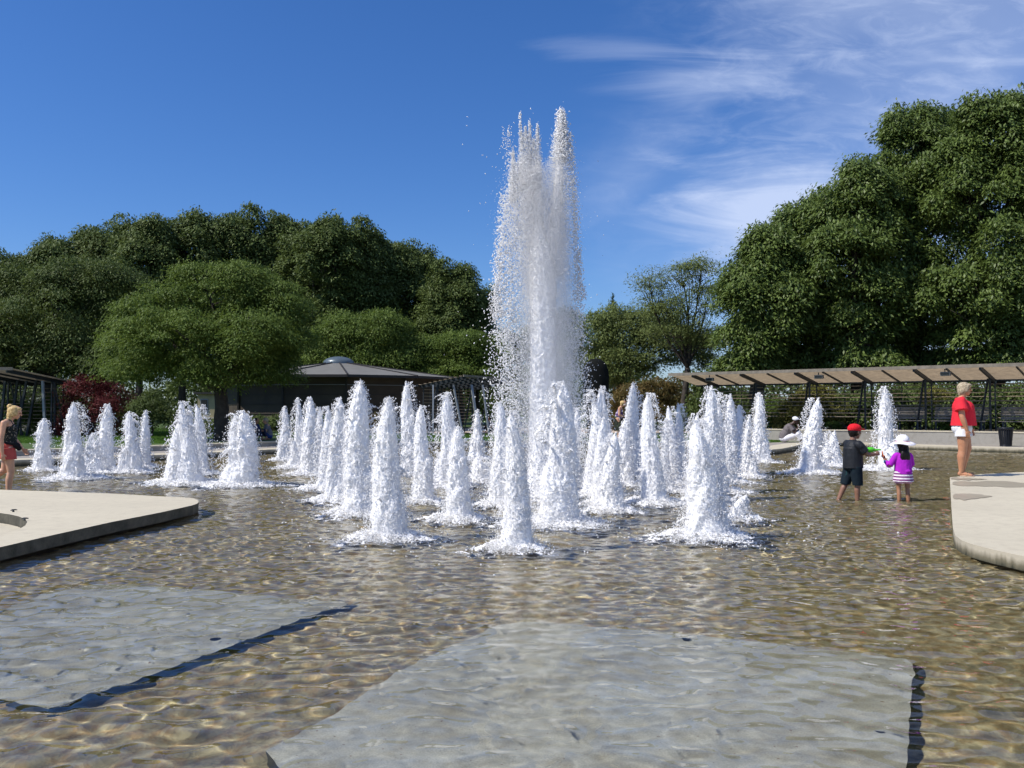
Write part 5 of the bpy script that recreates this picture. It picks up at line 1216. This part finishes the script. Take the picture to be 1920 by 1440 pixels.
part('striped_skirt', [('f', (0, 0, .60), (0, 0, .40), .118, .142, 1.12)], cloth('striped_skirt', (.16, .015, .15), (.80, .72, .78), stripes=21), r, .008, 2, cut=[((0, 0, .415), (0, 0, -1))])
part('underskirt', [('f', (0, -.04, .50), (0, -.05, .375), .085, .085), ('f', (0, .04, .50), (0, .05, .375), .085, .085)], cloth('pink_underskirt', (.78, .42, .55)), r, .008, 2, cut=[((0, 0, .385), (0, 0, -1))])
ht = part('sun_hat', [('e', hc_ + V(-.015, 0, .065), (.108, .102, .085))], cloth('white_hat', (.80, .78, .80)), r, .008, 3)
mh = MB(); n = 40; v = []; f = []
for i, (rr, zz) in enumerate([(.09, .05), (.12, .035), (.155, .015), (.19, -.005), (.19, -.010), (.155, .009), (.12, .029), (.09, .044)]):
    for k in range(n):
        a = 2 * PI * k / n; w = .014 * math.sin(a * 3 + .6) * (rr / .19) ** 2; v.append(hc_ + V(-.015 + rr * math.cos(a), rr * math.sin(a), zz + w))
for i in range(7):
    for k in range(n): f.append((i * n + k, i * n + (k + 1) % n, (i + 1) * n + (k + 1) % n, (i + 1) * n + k))
mh.add(v, f).build('brim', cloth('white_brim', (.80, .76, .79)), ht, True)
MB().lathe([(.109, .028), (.113, .036), (.109, .046)], 32, hc_ + V(-.015, 0, .0)).build('ribbon', cloth('pink_ribbon', (.60, .25, .30)), ht, True)
MB().lathe([(.026, -.02), (.034, -.02), (.034, .02), (.026, .02)], 20, (.142, .206, .713)).build('wrist_band', cloth('blue_band', (.10, .42, .70)), r, True)
q = empty('small_toy', r.location[:], 'tiny orange toy in the raised left hand of the girl in the sun hat', 'toy', None, 1.6)
part('toy_body', [('c', (.20, .23, .80), (.195, .235, .87), .014, .008), ('e', (.20, .225, .80), (.022, .022, .02))], solid('orange_plastic', (.75, .16, .05), .4, .1), q, .005, 1)

# ---- man in the white cap seated on the edge, leaning forward, facing right
p = gp(1476, 829.5, .15); r = person((p.x - .05, p.y + .1, .152), 'man in a white cap, grey shirt and white trousers crouched on the pool edge', -.40, 1.12)
hc_ = V(.36, 0, .735); hf = V(1, -.1, -.35)
body = headp(hc_, hf) + [('c', (.20, 0, .60), (.30, 0, .67), .06, .055), ('e', (.02, 0, .30), (.14, .17, .19), (0, .55, 0)), ('e', (.12, 0, .47), (.13, .175, .19), (0, .65, 0)), ('e', (-.02, 0, .13), (.15, .18, .13)), ('c', (.17, .16, .56), (.17, -.16, .56), .06, .06)]
for s_ in (-1, 1): body += leg((.02, s_ * .10, .14), (.42, s_ * .17, .30 if s_ < 0 else .36), (.42 + .12, s_ * .13, .075), (.70, s_ * .13, .03), 1.0)
body += arm((.18, -.19, .55), (.33, -.22, .33), (.43, -.08, .50)) + hand((.43, -.08, .50), (.1, .3, 1), (1, 0, 0), 1.0, 1.0, (-1, 0, 0)) + arm((.18, .19, .55), (.36, .20, .35), (.48, .05, .52)) + hand((.48, .05, .52), (-.2, -.3, 1), (1, 0, 0), 1.0, 1.0, (0, -1, 0))
part('body', body, SK['dark'], r, .009); face(r, hc_, hf)
part('grey_shirt', [('e', (.02, 0, .30), (.158, .19, .205), (0, .55, 0)), ('e', (.11, 0, .46), (.150, .195, .20), (0, .65, 0)), ('c', (.16, .155, .55), (.16, -.155, .55), .074, .074), ('f', (.17, -.17, .555), (.285, -.215, .40), .073, .075), ('f', (.17, .17, .555), (.30, .205, .41), .073, .075), ('f', (.0, 0, .30), (-.05, 0, .12), .17, .17, 1.1)], cloth('grey_shirt', (.16, .14, .14)), r, .009, 3)
part('white_trousers', [('e', (-.02, 0, .12), (.17, .195, .115)), ('c', (.02, -.10, .13), (.42, -.17, .28), .10, .082), ('c', (.02, .10, .14), (.42, .17, .34), .10, .08), ('f', (.42, -.17, .29), (.51, -.135, .10), .08, .065), ('f', (.42, .17, .35), (.51, .135, .10), .08, .065)], cloth('white_trousers', (.74, .72, .74)), r, .009, 4)
cp = part('cap', [('e', hc_ + V(-.01, 0, .055), (.115, .098, .082), (0, .3, 0))], cloth('white_cap', (.80, .80, .80)), r, .008, 3, cut=[(hc_ + V(0, 0, .012), (.35, 0, -1))])
part('cap_brim', [('e', hc_ + V(.125, 0, .035), (.085, .07, .011), (0, .35, 0))], cloth('white_cap_brim', (.78, .78, .78)), cp, .006, 1)

# ---- woman bending forward beyond the jets
r = person((at(1160, 800, 33).x, 33.0, .16), 'woman in a violet and white vest bending forward beyond the jets', -.15, 1.0)
hc_ = V(.19, 0, 1.46); hf = V(.9, -.2, -.6)
body = headp(hc_, hf, .97) + [('c', (.07, 0, 1.31), (.14, 0, 1.40), .05, .046), ('e', (.05, 0, 1.17), (.10, .15, .17), (0, .35, 0)), ('e', (-.0, 0, 1.0), (.11, .14, .14)), ('e', (-.03, 0, .89), (.13, .17, .13)), ('c', (.05, .15, 1.29), (.05, -.15, 1.29), .05, .05)]
for s_ in (-1, 1): body += leg((-.01, s_ * .09, .87), (.04, s_ * .09, .49), (-.01, s_ * .09, .085), (.17, s_ * .10, .03), 1.1)
body += arm((.04, -.19, 1.28), (.03, -.24, 1.02), (.24, -.12, .96), 1.05) + hand((.24, -.12, .96), (1, .3, 0), (0, 0, 1), 1, .6, (0, 1, 0)) + arm((.04, .19, 1.28), (.1, .23, 1.03), (.28, .08, .98), 1.05) + hand((.28, .08, .98), (1, -.3, 0), (0, 0, 1), 1, .6, (0, -1, 0))
part('body', body, SK['fair'], r, .010); face(r, hc_, hf)
part('hair', [('e', hc_ + V(-.03, 0, .03), (.105, .09, .09)), ('e', hc_ + V(-.075, 0, -.03), (.055, .07, .07)), ('e', hc_ + V(-.10, 0, .06), (.04, .04, .04))], HAIR['blond'], r, .01, 2)
part('vest', [('e', (.05, 0, 1.15), (.115, .16, .155), (0, .35, 0)), ('f', (.03, 0, 1.12), (-.01, 0, .86), .135, .155, 1.1)], cloth('violet_vest', (.10, .05, .16), (.55, .52, .62), 12, .48, .58), r, .010, 3, cut=[((0, 0, .88), (0, 0, -1))])
part('dark_skirt', [('f', (-.02, 0, .98), (.01, 0, .42), .150, .19, 1.05)], cloth('dark_skirt', (.02, .025, .02), (.08, .1, .05), 10, .55, .65), r, .010, 2)

# ---- three dim seated figures in the shade
def sitter(px, py, Y, z, rz, sk_, top, low, hairm, label, sc=.95):
    b_ = at(px, py, Y); r = person((b_.x, Y, z), label, rz, sc)
    hc_ = V(.12, 0, .72); hf = V(1, 0, -.15)
    body = headp(hc_, hf) + [('c', (.06, 0, .56), (.09, 0, .66), .052, .05), ('e', (.0, 0, .30), (.12, .16, .18), (0, .2, 0)), ('e', (.04, 0, .45), (.11, .165, .16), (0, .2, 0)), ('e', (-.02, 0, .13), (.14, .17, .12)), ('c', (.04, .15, .55), (.04, -.15, .55), .052, .052)]
    for s_ in (-1, 1):
        body += leg((0, s_ * .09, .12), (.36, s_ * .13, .36), (.50, s_ * .12, .08), (.66, s_ * .12, .03), .95)
        body += arm((.04, s_ * .18, .54), (.14, s_ * .21, .30), (.32, s_ * .10, .34)) + hand((.32, s_ * .10, .34), (1, -s_ * .4, 0), (0, 0, 1), 1, .6, (0, -s_, 0))
    part('body', body, sk_, r, .011); face(r, hc_, hf)
    part('hair', [('e', hc_ + V(-.02, 0, .03), (.105, .09, .092)), ('e', hc_ + V(-.06, 0, -.03), (.06, .075, .07))], hairm, r, .011, 2)
    part('shirt', [('e', (.0, 0, .30), (.135, .175, .19), (0, .2, 0)), ('e', (.04, 0, .45), (.125, .18, .165), (0, .2, 0)), ('c', (.04, .15, .54), (.04, -.15, .54), .065, .065), ('f', (.04, -.16, .54), (.10, -.20, .38), .064, .066), ('f', (.04, .16, .54), (.10, .20, .38), .064, .066), ('f', (0, 0, .3), (-.02, 0, .10), .145, .16, 1.1)], top, r, .011, 3)
    part('trousers', [('e', (-.02, 0, .12), (.155, .185, .115)), ('c', (0, -.09, .12), (.36, -.13, .35), .095, .07), ('c', (0, .09, .12), (.36, .13, .35), .095, .07), ('f', (.36, -.13, .36), (.48, -.12, .12), .07, .055), ('f', (.36, .13, .36), (.48, .12, .12), .07, .055)], low, r, .011, 3)
sitter(476, 828, 31.2, .30, -.4, SK['olive'], cloth('navy_shirt', (.02, .035, .12)), cloth('dark_jeans', (.02, .025, .05)), HAIR['black'], 'person in a navy shirt sitting in the shade right of the tree trunk')
sitter(503, 828, 31.6, .30, 3.6, SK['fair'], cloth('grey_tee', (.20, .19, .20)), cloth('blue_trousers', (.03, .06, .20)), HAIR['grey'], 'person in a grey shirt sitting in the shade beside the central row of jets')
sitter(921, 800, 44, .2, 3.9, SK['olive'], cloth('slate_shirt', (.10, .11, .16)), cloth('black_trousers', (.02, .02, .025)), HAIR['black'], 'distant person in a slate coloured shirt sitting under the slatted arbour')
# ================================================================== FINISH
for o in list(S.objects):
    if o.type == 'MESH':
        if o.name.split('.')[0] in ('spray_drops', 'flying_drops'): o['kind'] = 'stuff'
        if o.parent is not None and o.parent.name.startswith('person'): o.cycles.is_caustics_receiver = True
